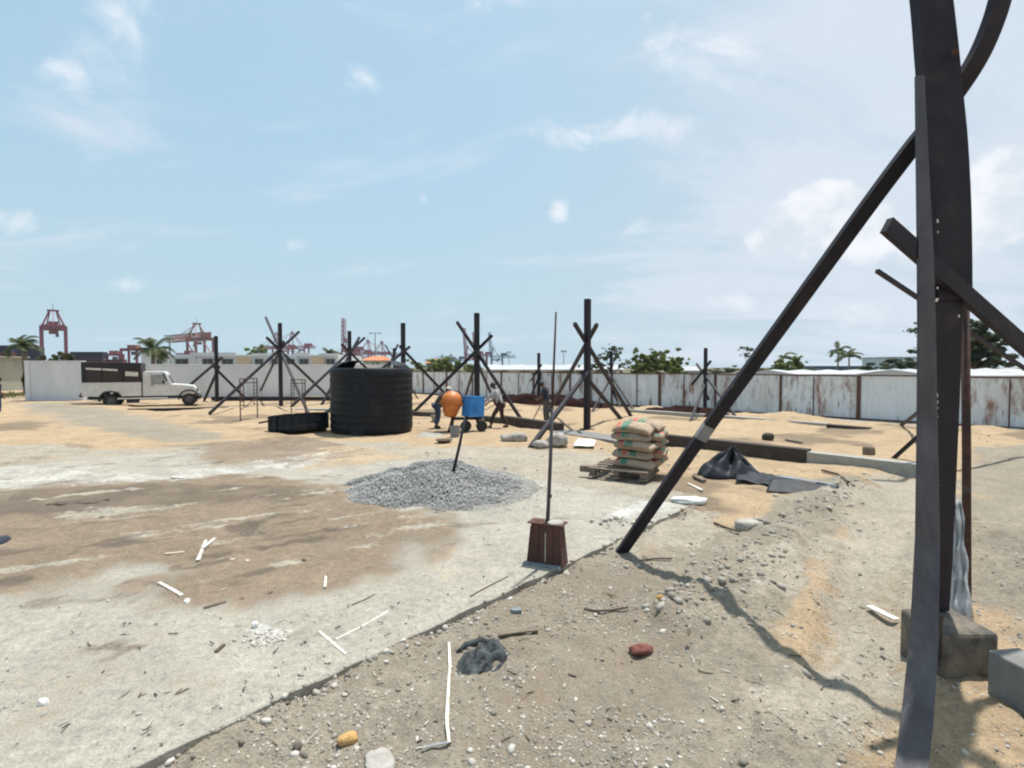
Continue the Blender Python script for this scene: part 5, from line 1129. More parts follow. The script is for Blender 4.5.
lump('concrete_chunk', 'white chip of rubble beside the white stick on the dirt', 'concrete chunk', 187, 603, 0.05, 0.08, 0.04, 'white_bag', 0.4, 18, slab=True)
lump('concrete_chunk', 'white crumb on the slab above the powder spill', 'concrete chunk', 255, 627, 0.05, 0.05, 0.05, 'white_bag', 0.4, 19, slab=True)
lump('concrete_chunk', 'white pebble of rubble at the lower left of the slab', 'concrete chunk', 43, 706, 0.06, 0.05, 0.05, 'white_bag', 0.4, 20, slab=True)
lump('concrete_chunk', 'dark knob of rubble on the dirt right of the white stick', 'concrete chunk', 304, 563, 0.06, 0.05, 0.05, 'stick', 0.4, 21, slab=True)
lump('tile_piece', 'broken grey tile lying on the dark dirt at the left', 'tile piece', 78, 504, 0.75, 0.28, 0.05, 'stick', 0.25, 23, slab=True, pw=5)
lump('concrete_chunk', 'small dark chunk on the soil at the lower left of the slab edge', 'concrete chunk', 297, 749, 0.05, 0.05, 0.04, 'pedestal', 0.2, 24)
lump('shard', 'small dark slate on the soil above the grey cloth', 'shard', 516, 612, 0.10, 0.07, 0.035, 'sheet', 0.2, 25, pw=4)
lump('boot', 'dark shoe like object at the left edge on the brown dirt', 'shoe', 1, 546, 0.16, 0.26, 0.11, 'navy', 0.4, 26, slab=True)
lump('stone', 'orange tan stone lump on the soil near the cable start', 'stone', 660, 600, 0.07, 0.05, 0.05, 'foam', 0.3, 29)

def rubble_pile(px, py, w, d, n, tone, label):
    b = on_slab(px, py); c = np.column_stack([RS.normal(0, w/3, n), RS.normal(0, d/3, n), np.full(n, 0.02)]); sz = (0.012+0.035*RS.uniform(0, 1, n)**2.5)*(0.45 if tone[0] > 0.5 else 1); c[:, 2] *= (0.4 if tone[0] > 0.5 else 1)
    V, Fq, t = stones(c, sz, RS.uniform(tone[0], tone[1], n)); o = npmesh('rubble_pile', V, Fq, M['pebble'], {'tone': t}); o.location = b; tag(o, label, 'rubble', kind='stuff')
rubble_pile(246, 537, 0.5, 0.3, 46, (0, 0.35), 'loose spread of dark broken bits on the brown dirt')
rubble_pile(622, 522, 0.7, 0.4, 60, (0.2, 1.0), 'grey rubble scattered on the slab left of the big diagonal brace')
rubble_pile(262, 640, 0.26, 0.2, 110, (0.8, 1.0), 'whitish powder lumps on the slab below the brown sticks')
rubble_pile(110, 515, 0.9, 0.25, 30, (0, 0.3), 'dark clods on the brown dirt near the broken tile')
def cloth_pile():
    m = MB(); rs = random.Random(5); b = hz(482, 662)
    t = thing('cloth', 'crumpled dark grey cloth on the soil below the slab edge', 'cloth', b)
    o = None
    n, k = 40, 30; u, v = np.meshgrid(np.linspace(-1, 1, n), np.linspace(-1, 1, k))
    shape = [(473, 640), (500, 632), (506, 640), (502, 656), (487, 664), (484, 676), (468, 680), (462, 668), (470, 655)]
    X = u*0.20*(1-0.45*v**2)*(0.75+0.6*fbm(v*2+5, u, 3, 13))+0.05*v; Y = v*0.22*(1-0.25*u**2)*(0.7+0.6*fbm(u*2+9, v, 3, 17))+0.03*np.sin(u*3); fold = (1-np.abs(2*fbm(u*2.6+1, v*2.2+2, 3, 7)-1)*2.2)*0.05+np.sin(u*9+v*5+3*fbm(u*3, v*3, 2, 11))*0.018-0.06*np.exp(-((u+0.35)**2+(v+0.2)**2)/0.05)
    Z = (0.05+1.25*fold+0.05*(fbm(u*1.8+3, v*1.8, 3, 9)-0.4))*np.clip(1-np.abs(u)**3, 0, 1)*np.clip(1-np.abs(v)**3, 0, 1)+0.004
    i, j = np.meshgrid(np.arange(k-1), np.arange(n-1), indexing='ij'); q = np.stack([i*n+j, i*n+j+1, (i+1)*n+j+1, (i+1)*n+j], -1).reshape(-1, 4)
    o = npmesh('folded_cloth', np.stack([X, Y, Z], -1).reshape(-1, 3), q, M['grey_cloth'], smooth=True, parent=t); o.modifiers.new('thickness', 'SOLIDIFY').thickness = 0.006
    add_patches(M['grey_cloth'], (0.018, 0.02, 0.022), 9, 0.50, 0.60, 0.9)
    MB().tube([(-0.20, 0.10, 0.02), (-0.14, 0.17, 0.045), (-0.02, 0.20, 0.06), (0.10, 0.17, 0.05), (0.13, 0.10, 0.03)], [0.012, 0.022, 0.028, 0.024, 0.014], 8).build('twisted_edge', M['grey_cloth'], t, smooth=True)
cloth_pile()
def strip(name, label, cat, pts, w, th, m, slab=True, lift=0.0, tube=False):
    P3 = []; w = w*0.8; th = th*0.7
    for px, py in pts:
        p = on_slab(px, py) if slab else hz(px, py); P3.append(p+Vector((0, 0, th/2+lift)))
    c = P3[0]; mb = MB()
    if name == 'plastic_strip' and len(P3) > 3:
        Q = []
        for a, b in zip(P3[:-1], P3[1:]):
            for k in range(4):
                q = a.lerp(b, k/4); q.z = float(H(np.array([q.x]), np.array([q.y]))[0])+th/2+lift+0.008*math.sin(k*2.1+a.y*9); Q.append(q)
        P3 = Q+[P3[-1]]
    if tube: mb.tube(P3, w/2, 8)
    else:
        n = len(P3); mb.sweep(P3, [w*random.uniform(0.85, 1.1) for _ in P3], [th]*n, side=(0.3, 0.0, 1) if False else None)
    o = mb.build(name, M[m], None, loc=c, smooth=tube); return tag(o, label, cat)
strip('plank', 'short white plank lying on the pale ground left of the near column', 'plank', [(869, 610), (897, 624)], 0.09, 0.02, 'white_strip', False, 0.03)
strip('white_stick', 'long white strip lying on the slab, one end cut square', 'strip', [(336, 640), (362, 627), (388, 612)], 0.022, 0.012, 'white_strip')
strip('white_stick', 'short white strip on the slab meeting the long one', 'strip', [(319, 632), (332, 643), (346, 655)], 0.028, 0.014, 'white_strip')
strip('white_stick', 'white stick lying on the dirt edge above the brown stick', 'strip', [(159, 586), (170, 592), (182, 599)], 0.04, 0.03, 'white_strip', lift=0.02)
strip('white_stick', 'white strip crossing another on the dark dirt patch', 'strip', [(198, 563), (202, 553), (206, 543)], 0.045, 0.02, 'white_strip', lift=0.025)
strip('white_stick', 'shorter white strip leaning across the upright one on the dirt', 'strip', [(203, 552), (209, 547), (215, 542)], 0.045, 0.02, 'white_strip', lift=0.04)
strip('white_stick', 'flat pale strip lying level on the dirt right of the crossed strips', 'strip', [(222, 562), (249, 564)], 0.05, 0.015, 'white_strip', lift=0.03)
strip('white_stick', 'flat pale scrap lying on the dirt left of the crossed strips', 'strip', [(165, 557), (184, 555)], 0.06, 0.015, 'beige', lift=0.03)
strip('white_stick', 'small upright white peg on the dirt beside the brown stick', 'strip', [(325, 590), (326, 578)], 0.03, 0.02, 'white_strip', lift=0.02)
strip('white_stick', 'tiny white scrap on the grey strip of slab near the tub', 'strip', [(172, 479), (183, 480)], 0.09, 0.04, 'white_strip', lift=0.02)
strip('brown_stick', 'dark brown stick lying on the slab, lower of the two', 'stick', [(204, 611), (222, 606), (244, 601)], 0.05, 0.03, 'stick', lift=0.01)
strip('brown_stick', 'dark brown stick lying on the slab, upper of the two', 'stick', [(268, 597), (284, 589), (303, 579)], 0.045, 0.03, 'stick', lift=0.01)
strip('brown_stick', 'short dark stub of wood on the pale slab', 'stick', [(216, 653), (224, 646)], 0.03, 0.025, 'stick')
strip('brown_stick', 'long thin brown stick lying along the slab before its edge', 'stick', [(470, 597), (490, 586), (508, 577)], 0.014, 0.014, 'stick')
strip('brown_stick', 'small brown twig on the dirt left of the thin stick', 'stick', [(352, 606), (366, 600), (375, 595)], 0.02, 0.016, 'stick')
strip('brown_stick', 'brown stick lying on the sand before the concrete chunk', 'stick', [(714, 524), (726, 529), (739, 533)], 0.035, 0.03, 'stick', False, 0.01)
strip('root', 'bent reddish brown root lying on the grey soil', 'root', [(584, 611), (598, 613), (612, 612), (628, 609)], 0.026, 0.02, 'stick', False, 0.012, True)
strip('plank', 'short brown board lying beside the grey cloth', 'plank', [(499, 637), (518, 634), (538, 632)], 0.075, 0.02, 'timber', False, 0.015)
strip('plastic_strip', 'long white plastic strip lying on the soil left of the cloth', 'strip', [(449, 645), (450, 668), (448, 700), (447, 725), (449, 746)], 0.026, 0.006, 'white_strip', False, 0.02)
strip('plastic_strip', 'short pale strip at the foot of the long white one', 'strip', [(449, 746), (436, 748), (422, 752)], 0.026, 0.006, 'primer', False, 0.02)
strip('brown_stick', 'thin dark twig stuck in the soil by the diagonal brace', 'stick', [(640, 562), (655, 560), (672, 560)], 0.02, 0.02, 'stick', False, 0.01)
strip('timber_scrap', 'short dark timber scrap lying on sand left of the tarpaulin', 'timber scrap', [(694, 478), (704, 483)], 0.12, 0.06, 'timber', False, 0.02)
strip('timber_scrap', 'pale timber scrap lying on sand just below the dark one', 'timber scrap', [(688, 485), (702, 492)], 0.07, 0.03, 'white_strip', False, 0.02)
strip('timber_scrap', 'bent brown branch lying on the sand behind the grey sheet', 'branch', [(822, 472), (838, 476), (848, 484)], 0.05, 0.05, 'stick', False, 0.02)
strip('timber_scrap', 'dark scrap of wood lying on sand right of the rubble lump', 'timber scrap', [(786, 441), (802, 444)], 0.12, 0.06, 'timber', False, 0.02)

# ------------------------------------------------------------------ buildings beyond the walls
def gbox(m, px0, px1, ytop, ybot, D, depth):
    a = P(px0, ytop, D); b = P(px1, ybot, D); m.box(((a.x+b.x)/2, D+depth/2, (a.z+b.z)/2), (b.x-a.x, depth, a.z-b.z)); return m
def groundbox(px0, px1, ytop, D, depth, zb=-0.3):
    a = P(px0, ytop, D); b = P(px1, ytop, D); return MB().box(((a.x+b.x)/2, D+depth/2, (a.z+zb)/2), (b.x-a.x, depth, a.z-zb))
def low_building():
    D = 56; c = P(240, 384, D); t = thing('low_building', 'long low white building with dark windows behind the white wall', 'building', (c.x, D, 0))
    groundbox(141, 338, 355.5, D, 9).build('wall', M['cabin_white'], t, world=True)
    gbox(MB(), 141.3, 337.7, 354.6, 355.45, D+0.1, 8.8).build('roof', M['cabin_white'], t, world=True)
    for a, b, y in ((141, 168, 353), (190, 236, 352.5), (252, 280, 353.2), (296, 310, 352.6), (325, 338, 353.4)):
        gbox(MB(), a, b, y, 356.2, D-0.18, 0.3).build('parapet', M['cabin_white'], t, world=True)
    for a in (168, 194, 217, 268, 281, 296): gbox(MB(), a-0.7, a+0.7, 355, 372, D-0.3, 0.28).build('fin', M['cabin_white'], t, world=True)
    wins = [(156, 162), (175, 188), (202, 213), (221.5, 233), (254.5, 263), (271, 277.5), (285, 294.5), (299, 308.5), (326, 335)]
    for a, b in wins:
        f = gbox(MB(), a, b, 358.6, 366.0, D-0.10, 0.12).build('window', M['pole'], t, world=True)
        o = gbox(MB(), a+0.5, (a+b)/2-0.2, 359.2, 365.6, D-0.12, 0.03); gbox(o, (a+b)/2+0.2, b-0.5, 359.2, 365.6, D-0.12, 0.03)
        p = o.build('pane', M['glass'], None); p.parent = f
        off = f.parent.location
        for v in p.data.vertices: v.co = v.co-Vector(off)
    for a, b in ((236.5, 250), (311, 324)):
        gbox(MB(), a, b, 355.8, 372, D-0.35, 0.3).build('beige_bay', M['beige'], t, world=True)
low_building()
def gable(px0, px1, yeave, yridge, D, depth, wallm, label, name='house', roofm='roof_tile', wins=(), ridge_x=True):
    a = P(px0, yeave, D); b = P(px1, yeave, D); zr = P(px0, yridge, D).z; c = (a+b)/2; t = thing(name, label, 'house', (c.x, D, 0)); hw = (b.x-a.x)/2
    MB().box((0, depth/2, a.z/2-0.15), (hw*2, depth, a.z+0.3)).build('wall', M[wallm], t)
    if ridge_x: vs = [(-hw-0.4, -0.5, a.z), (hw+0.4, -0.5, a.z), (hw*0.7, depth/2, zr), (-hw*0.7, depth/2, zr), (-hw-0.4, depth+0.5, a.z), (hw+0.4, depth+0.5, a.z)]
    else: vs = [(-hw-0.3, -0.4, a.z), (hw+0.3, -0.4, a.z), (0, -0.4, zr), (0, depth+0.4, zr), (-hw-0.3, depth+0.4, a.z), (hw+0.3, depth+0.4, a.z)]
    fs = [(0, 1, 2, 3), (3, 2, 5, 4), (1, 5, 2), (0, 3, 4), (0, 4, 5, 1)] if ridge_x else [(0, 1, 2), (3, 5, 4), (0, 2, 3, 4), (1, 5, 3, 2), (0, 4, 5, 1)]
    MB().add(vs, fs).build('roof', M[roofm], t)
    for wa, wb, y0, y1 in wins:
        p0 = P(wa, y0, D)-Vector((c.x, D, 0)); p1 = P(wb, y1, D)-Vector((c.x, D, 0))
        f = MB().box(((p0.x+p1.x)/2, -0.02, (p0.z+p1.z)/2), (p1.x-p0.x, 0.08, p0.z-p1.z)).build('window', M['pole'], t)
        MB().box(((p0.x+p1.x)/2, -0.07, (p0.z+p1.z)/2), ((p1.x-p0.x)*0.75, 0.02, (p0.z-p1.z)*0.75)).build('pane', M['glass'], f)
    return t
gable(363, 381, 360.5, 355.5, 75, 7, 'green_wall', 'small pale green house with orange roof behind the tank', wins=((372.5, 374.5, 362, 367), (376.5, 379, 362, 367)))
gable(426, 440, 363, 358.5, 110, 9, 'cream', 'distant house with orange tiled roof above the green bushes')
t = thing('shed', 'pale shed with shallow grey roof between the small house and the tank', 'shed', (P(352, 370, 66).x, 66, 0))
MB().box((0, 2.5, 0.9), (3.4, 5, 2.4)).build('wall', M['cabin_white'], t)
MB().box((0, 2.4, 2.16), (3.8, 5.6, 0.10), (R(-2), 0, 0)).build('roof', M['roof_grey'], t)
t = thing('cream_building', 'low cream building behind the palm at the left edge', 'building', (P(5, 370, 47).x, 47, 0))
groundbox(-60, -6, 357.5, 47, 3).build('wall', M['cream'], t, world=True); gbox(MB(), -62, -5, 356, 357.4, 46.7, 3.4).build('roof', M['cream'], t, world=True)
f = gbox(MB(), -26, -14, 366, 368.5, 46.85, 0.12).build('window', M['glass'], t, world=True)
f = gbox(MB(), -24, -15, 372, 384, 46.85, 0.12).build('door', M['navy'], t, world=True)
def long_roof(px0, px1, y0, y1, D, depth, rise, label, m='roof_white', wm='cabin_white'):
    a = P(px0, y0, D); b = P(px1, y1, D); c = (a+b)/2; t = thing('long_shed', label, 'shed', (c.x, D, 0)); L_ = b.x-a.x; n = 40; vs = []; prof = [(-0.4, -0.12), (-0.4, 0), (depth*0.25, rise*0.6), (depth*0.5, rise), (depth*0.75, rise*0.6), (depth+0.4, 0), (depth+0.4, -0.12)]
    z = a.z
    for i in range(n+1):
        x = -L_/2-0.3+(L_+0.6)*i/n; sag = 0.10*math.sin(i*0.8)*0.5
        for yy, zz in prof: vs.append((x, yy, z+zz+sag*(zz > 0.01)))
    k = len(prof); fs = [(i*k+j, i*k+j+1, (i+1)*k+j+1, (i+1)*k+j) for i in range(n) for j in range(k-1)]+[(i*k+k-1, i*k, (i+1)*k, (i+1)*k+k-1) for i in range(n)]+[tuple(range(k)), tuple(range(n*k, n*k+k))]
    MB().add(vs, fs).build('roof', M[m], t)
    MB().box((0, depth/2, z/2-0.25), (L_-0.2, depth-0.2, z+0.24)).build('wall', M[wm], t)
long_roof(487, 622, 369.5, 369.5, 62, 10, 0.55, 'long white roofed shed behind the fence, left of the trees')
long_roof(797, 936, 374, 374, 38, 7, 0.25, 'long white roofed shed behind the fence, left of the near column')
long_roof(935, 1003, 375.5, 375.5, 30, 6, 0.32, 'white roofed shed behind the fence under the big tree')
long_roof(1002, 1120, 375.5, 375.5, 33, 6, 0.4, 'grey roofed shed behind the fence at the right edge', 'roof_grey', 'roof_grey')
long_roof(682, 705, 370.5, 370.5, 95, 8, 0.7, 'far pale grey shed just right of the leafy trees', 'roof_grey')
def clad(px0, px1, ytop, D, m, label):
    c = P((px0+px1)/2, ytop, D); t = thing('warehouse', label, 'building', (c.x, D, 0))
    groundbox(px0, px1, ytop, D, 14).build('wall', M[m], t, world=True)
    gbox(MB(), px0-0.4, px1+0.4, ytop-0.7, ytop, D-0.3, 14.6).build('roof', M['roof_grey'], t, world=True)
    n = 5
    for i in range(n):
        a = px0+(px1-px0)*(i+0.18)/n; b = px0+(px1-px0)*(i+0.82)/n
        gbox(MB(), a, b, ytop+1.6, ytop+4.5, D-0.06, 0.1).build('window', M['glass'], t, world=True)
clad(827, 872, 366.5, 130, 'blue_clad', 'far blue clad warehouse behind the twin palms')
clad(893, 950, 357.5, 160, 'cabin_white', 'far pale grey building above the dark hedge')

# ------------------------------------------------------------------ containers
def container(c, m, label, Lx=12.2):
    t = thing('shipping_container', label, 'container', c, 0, 'shipping containers stacked at the port')
    K = 40; vs = []; fs = []
    MB().box((0, 1.2, 1.3), (Lx-0.3, 2.2, 2.5)).build('body', M[m], t)
    mm = MB(); n = 36
    for i in range(n): mm.box((-Lx/2+0.35+(Lx-0.7)*i/(n-1), 0.07, 1.3), (0.16, 0.06, 2.28))
    mm.build('corrugation', M[m], t)
    fr = MB()
    for x in (-Lx/2+0.08, Lx/2-0.08):
        for y in (0.08, 2.36): fr.box((x, y, 1.3), (0.16, 0.16, 2.56))
    for z in (0.07, 2.52): fr.box((0, 0.05, z), (Lx-0.34, 0.10, 0.14))
    fr.build('frame', M[m], t)
D = 205
def stack(px, n, D, ms, where):
    c = P(px, 384, D)
    lv = ('ground level', 'second level', 'third level', 'top level')
    for k in range(n):
        container((c.x, D, 0.02+k*2.6), ms[k], '%s container at %s of the stack %s' % ({'box_maroon': 'maroon', 'box_navy': 'dark navy', 'box_red': 'brown red'}[ms[k]], lv[k if k < n-1 or k < 2 else 3], where), 12.0)
stack(87, 3, 200, ('box_maroon', 'box_maroon', 'box_navy'), 'above the truck canopy')
stack(26, 4, 225, ('box_red', 'box_maroon', 'box_navy', 'box_navy'), 'behind the left palm')
stack(-4, 4, 205, ('box_maroon', 'box_maroon', 'box_red', 'box_navy'), 'at the left edge')
stack(61, 2, 235, ('box_red', 'box_maroon'), 'behind the short white wall')
stack(108, 2, 215, ('box_maroon', 'box_red'), 'right of the truck canopy')

# ------------------------------------------------------------------ port cranes
def sts(px, D, label, yaw, m, H_=36, apex=57, W_=19, gauge=28, leg=2.0, out=55, back=16, lift=0, name='dock_crane', trolley=0.35, truss=True, gh=3.4):
    c = P(px, 384, D); t = thing(name, label, 'crane', (c.x, D, 0), R(yaw), 'container cranes at the port'); mm = M[m]
    g2 = gauge/2; w2 = W_/2
    for x in (-g2, g2):
        for y in (-w2, w2):
            MB().beam((x, y, 0), (x, y, H_+3), leg).build('leg', mm, t)
        MB().beam((x, -w2, H_+2), (x, w2, H_+2), leg*1.25, leg*1.6, side=(1, 0, 0)).build('portal_beam', mm, t)
        MB().beam((x, -w2-3, 2.0), (x, w2+3, 2.0), 1.6, 1.8, side=(1, 0, 0)).build('sill_beam', mm, t)
    for y in (-w2, w2):
        MB().beam((-g2, y, 14), (g2, y, 14), leg*0.8).build('side_beam', mm, t); MB().beam((-g2, y, 14), (g2, y, H_-2), leg*0.45).build('side_brace', mm, t)
    for y in (-1, 1):
        MB().beam((g2, y*w2*0.9, H_+3), (g2-3, y*2.6, apex), leg*0.55).build('apex_leg', mm, t)
        MB().beam((-g2+6, y*w2*0.6, H_+3), (g2-4, y*2.4, apex-1), leg*0.32).build('back_stay', mm, t)
    MB().box((g2-3, 0, apex+0.5), (2.6, 8.5, 1.6)).build('apex_beam', mm, t)
    MB().tube([(g2-3, 0, apex+1), (g2-3, 0, apex+7)], 0.25, 6).build('mast', M['pole'], t)
    # girder over the portal and the outreach boom, hinged at the waterside leg
    def girder(x0, x1, z0, ang, name):
        m_ = MB(); Lb = x1-x0; ca, sa = math.cos(ang), math.sin(ang)
        def q(x, y, z): return Vector((x0+x*ca-z*sa, y, z0+x*sa+z*ca))
        for y in (-3.2, 3.2):
            m_.beam(q(0, y, 0), q(Lb, y, 0), 1.1)
            if truss:
                m_.beam(q(0, y, gh+0.2), q(Lb, y, gh-0.4), 0.7); n = max(3, int(Lb/6))
                for i in range(n):
                    a = Lb*i/n; b = Lb*(i+1)/n; m_.beam(q(a, y, 0.3), q((a+b)/2, y, gh-0.1), 0.55); m_.beam(q((a+b)/2, y, gh-0.1), q(b, y, 0.3), 0.55)
        n = max(3, int(Lb/9))
        for i in range(n+1): m_.beam(q(Lb*i/n, -3.2, 0), q(Lb*i/n, 3.2, 0), 0.7)
        m_.build(name, mm, t); return q(Lb*0.92, 0, 2), q(Lb*0.5, 0, 2)
    girder(-g2-back, g2+1, H_+1, 0.0, 'back_girder')
    tip, mid = girder(g2+2, g2+out, H_+1, R(lift), 'boom')
    if lift < 45:
        MB().beam((g2-3, 0, apex), tip, 0.5).build('stay', mm, t); MB().beam((g2-3, 0, apex), mid, 0.5).build('stay', mm, t)
    else: MB().beam((g2-3, 0, apex), mid, 0.5).build('stay', mm, t)
    MB().box((-g2-3, 0, H_+6.0), (11, 7, 5)).build('machinery_house', mm, t)
    tx = -g2+gauge*trolley; MB().box((tx, 0, H_-2.2), (5, 7, 3)).build('trolley', mm, t); MB().box((tx+2, 2.5, H_-5), (2.4, 2.4, 3)).build('cab', M['glass'], t)
    return t
sts(55, 500, 'maroon dock crane seen end on at the far left, legs straddling the containers', -50, 'crane_red', 36.5, 53, 17, 24, 2.6, 34, 12)
sts(201, 600, 'faded orange dock crane with long level boom, right of the second palm', 142, 'crane_orange', 31, 50, 18, 22, 2.2, 75, 8, trolley=0.8, gh=8)
sts(299, 880, 'red dock crane with level boom behind the star braced column, right of its mate', 180, 'crane_red', 32, 58, 19, 26, 2.2, 50, 14)
sts(283, 930, 'red dock crane with level boom partly hidden behind the star braced column', 180, 'crane_red', 32, 60, 19, 26, 2.2, 30, 14)
sts(351, 780, 'red dock crane with its boom raised almost upright behind the tank', 176, 'crane_red', 23, 42, 17, 20, 2.0, 50, 10, lift=91)
sts(363, 820, 'red dock crane with level boom behind the tank, left of the orange roofed house', 0, 'crane_red', 21, 42, 18, 22, 2.0, 30, 12)
sts(377, 860, 'red dock crane with level boom behind the tank, right above the orange roofed house', 0, 'crane_red', 21, 42, 18, 22, 2.0, 22, 12)
sts(472, 900, 'maroon dock crane with raised boom behind the mixer column, left one', 176, 'crane_red', 20, 36, 16, 20, 2.0, 48, 10, lift=87)
sts(481, 940, 'maroon dock crane with raised boom behind the mixer column, right one', 176, 'crane_red', 20, 36, 16, 20, 2.0, 44, 10, lift=87)
sts(497, 900, 'blue grey dock crane with raised boom right of the mixer column', 178, 'crane_blue', 17, 33, 16, 18, 2.0, 44, 22, lift=86)
sts(455, 980, 'blue dock crane with level boom behind the green bushes, right one', 180, 'crane_blue', 13, 24, 14, 20, 1.8, 26, 18)
sts(446, 1040, 'blue dock crane with level boom behind the green bushes, left one', 180, 'crane_blue', 13, 24, 14, 20, 1.8, 30, 10)
def rtg(px, D, w, h, label, yaw):
    c = P(px, 384, D); t = thing('yard_crane', label, 'crane', (c.x, D, 0), R(yaw), 'rubber tyred yard cranes at the port'); w2 = w/2
    for x in (-w2, w2):
        for y in (-5, 5): MB().beam((x, y, 0.8), (x, y, h), 1.3).build('leg', M['crane_red'], t)
        MB().beam((x, -6.5, 1.2), (x, 6.5, 1.2), 1.2).build('sill_beam', M['crane_red'], t)
        MB().beam((x, -5, h), (x, 5, h), 1.2).build('end_beam', M['crane_red'], t)
    for y in (-4, 4): MB().beam((-w2-1, y, h+0.6), (w2+1, y, h+0.6), 1.7).build('main_girder', M['crane_red'], t)
    MB().box((w*0.1, 0, h+2.6), (6, 7, 2.6)).build('trolley', M['crane_orange'], t)
    MB().box((w*0.1, 0, h-2.2), (3, 3, 2.6)).build('cab', M['glass'], t)
rtg(114, 440, 11, 11.5, 'small maroon yard crane just right of the containers', 20)
rtg(133.5, 400, 10.5, 14.5, 'maroon yard crane just left of the second palm', 8)
rtg(188, 520, 14, 14, 'maroon yard crane under the orange boom', 10)

# lamp poles
def lamp_pole(px, ytop, D, label, arms, r=0.16):
    c = P(px, 384, D); tz = P(px, ytop, D).z; t = thing('lamp_pole', label, 'lamp pole', (c.x, D, 0))
    MB().tube([(0, 0, -0.2), (0, 0, tz)], [r, r*0.6], 8).build('pole', M['pole'], t)
    MB().box((0, 0, tz), (arms, 0.3, 0.25)).build('arm', M['pole'], t)
    for s_ in (-1, 1): MB().box((s_*arms*0.42, -0.2, tz-0.2), (arms*0.2, 0.5, 0.3)).build('lamp_head', M['glass'], t)
lamp_pole(375.5, 333, 240, 'tall thin floodlight mast above the orange roofed house', 5, 0.3)
lamp_pole(170.5, 335.5, 210, 'pale floodlight mast with wide head beside the second palm', 3.6, 0.45)
lamp_pole(563.5, 351, 130, 'thin far lamp pole left of the tallest mid yard column', 1.2, 0.12)
lamp_pole(509, 352, 150, 'thin far lamp pole right of the blue grey crane', 1.0, 0.1)
lamp_pole(651, 349, 140, 'thin far lamp pole beside the leafy trees', 1.0, 0.1)

# ------------------------------------------------------------------ trees
def leaves(cl, n, size, name, m, parent, dens_shell=0.5, thin=0.55):
    """cl: list of (x,y,z,rx,rz) leaf clumps; quads strewn through the clumps"""
    cl = np.array(cl); w = cl[:, 3]**2*cl[:, 4]; idx = RS.choice(len(cl), n, p=w/w.sum())
    d = RS.normal(0, 1, (n, 3)); d /= np.linalg.norm(d, axis=1)[:, None]; r = RS.uniform(0, 1, n)**dens_shell
    c = cl[idx, :3]+d*np.stack([cl[idx, 3], cl[idx, 3], cl[idx, 4]], -1)*r[:, None]
    nrm = RS.normal(0, 1, (n, 3)); nrm[:, 2] = np.abs(nrm[:, 2])+0.4; nrm /= np.linalg.norm(nrm, axis=1)[:, None]
    a = np.cross(nrm, RS.normal(0, 1, (n, 3))); a /= np.linalg.norm(a, axis=1)[:, None]; b = np.cross(nrm, a)
    s_ = size*RS.uniform(0.6, 1.4, n)[:, None]
    V = np.stack([c-a*s_, c+b*s_*thin, c+a*s_, c-b*s_*thin], 1).reshape(-1, 3); q = np.arange(4*n).reshape(n, 4)
    tone = np.clip(RS.uniform(0, 1, n)*0.6+0.4*RS.uniform(0, 1, len(cl))[idx], 0, 1)
    return npmesh(name, V, q, M[m], {'tone': np.repeat(tone, 4)}, parent=parent)
def tree(px, ybase, D, clumps, n, size, label, m='leaf', name='tree', tr=0.12, cat='tree', trunk=True, group='trees beyond the fence'):
    """clumps in pixels: (px, py, rpx, rpy, depth offset m)"""
    c = P(px, 384, D); t = thing(name, label, cat, (c.x, D, 0), 0, group); k = D/F; cl = []
    for x, y, rx, ry, dy in clumps:
        q = P(x, y, D); cx, cz = q.x-c.x, q.z
        for _ in range(20):
            ox, oy, oz = RS.normal(0, 0.62, 3); rr = RS.uniform(0.16, 0.42); cl.append((cx+ox*rx*k, dy+oy*rx*k, max(cz+oz*ry*k, 0.25), rx*k*rr, ry*k*rr*0.9))
    leaves(cl, int(n*1.5), size*0.95, 'crown', m, t, dens_shell=0.38)
    if trunk:
        mb = MB(); top = max(P(x, y, D).z for x, y, *_ in clumps)
        mb.tube([(0, 0, -0.3), (0.05, 0, top*0.25), (0.0, 0.1, top*0.5), (0.1, 0.0, top*0.78)], [tr, tr*0.8, tr*0.6, tr*0.25], 8)
        for x, y, rx, ry, dy in clumps:
            q = P(x, y, D); z0 = min(top*0.35, q.z*0.6)
            mb.tube([(0.03, 0, z0), ((q.x-c.x)*0.5, dy*0.5, z0*0.4+q.z*0.6-0.1), (q.x-c.x, dy, q.z+0.1)], [tr*0.45, tr*0.3, tr*0.1], 6)
        mb.build('trunk', M['bark'], t, smooth=True)
    return t
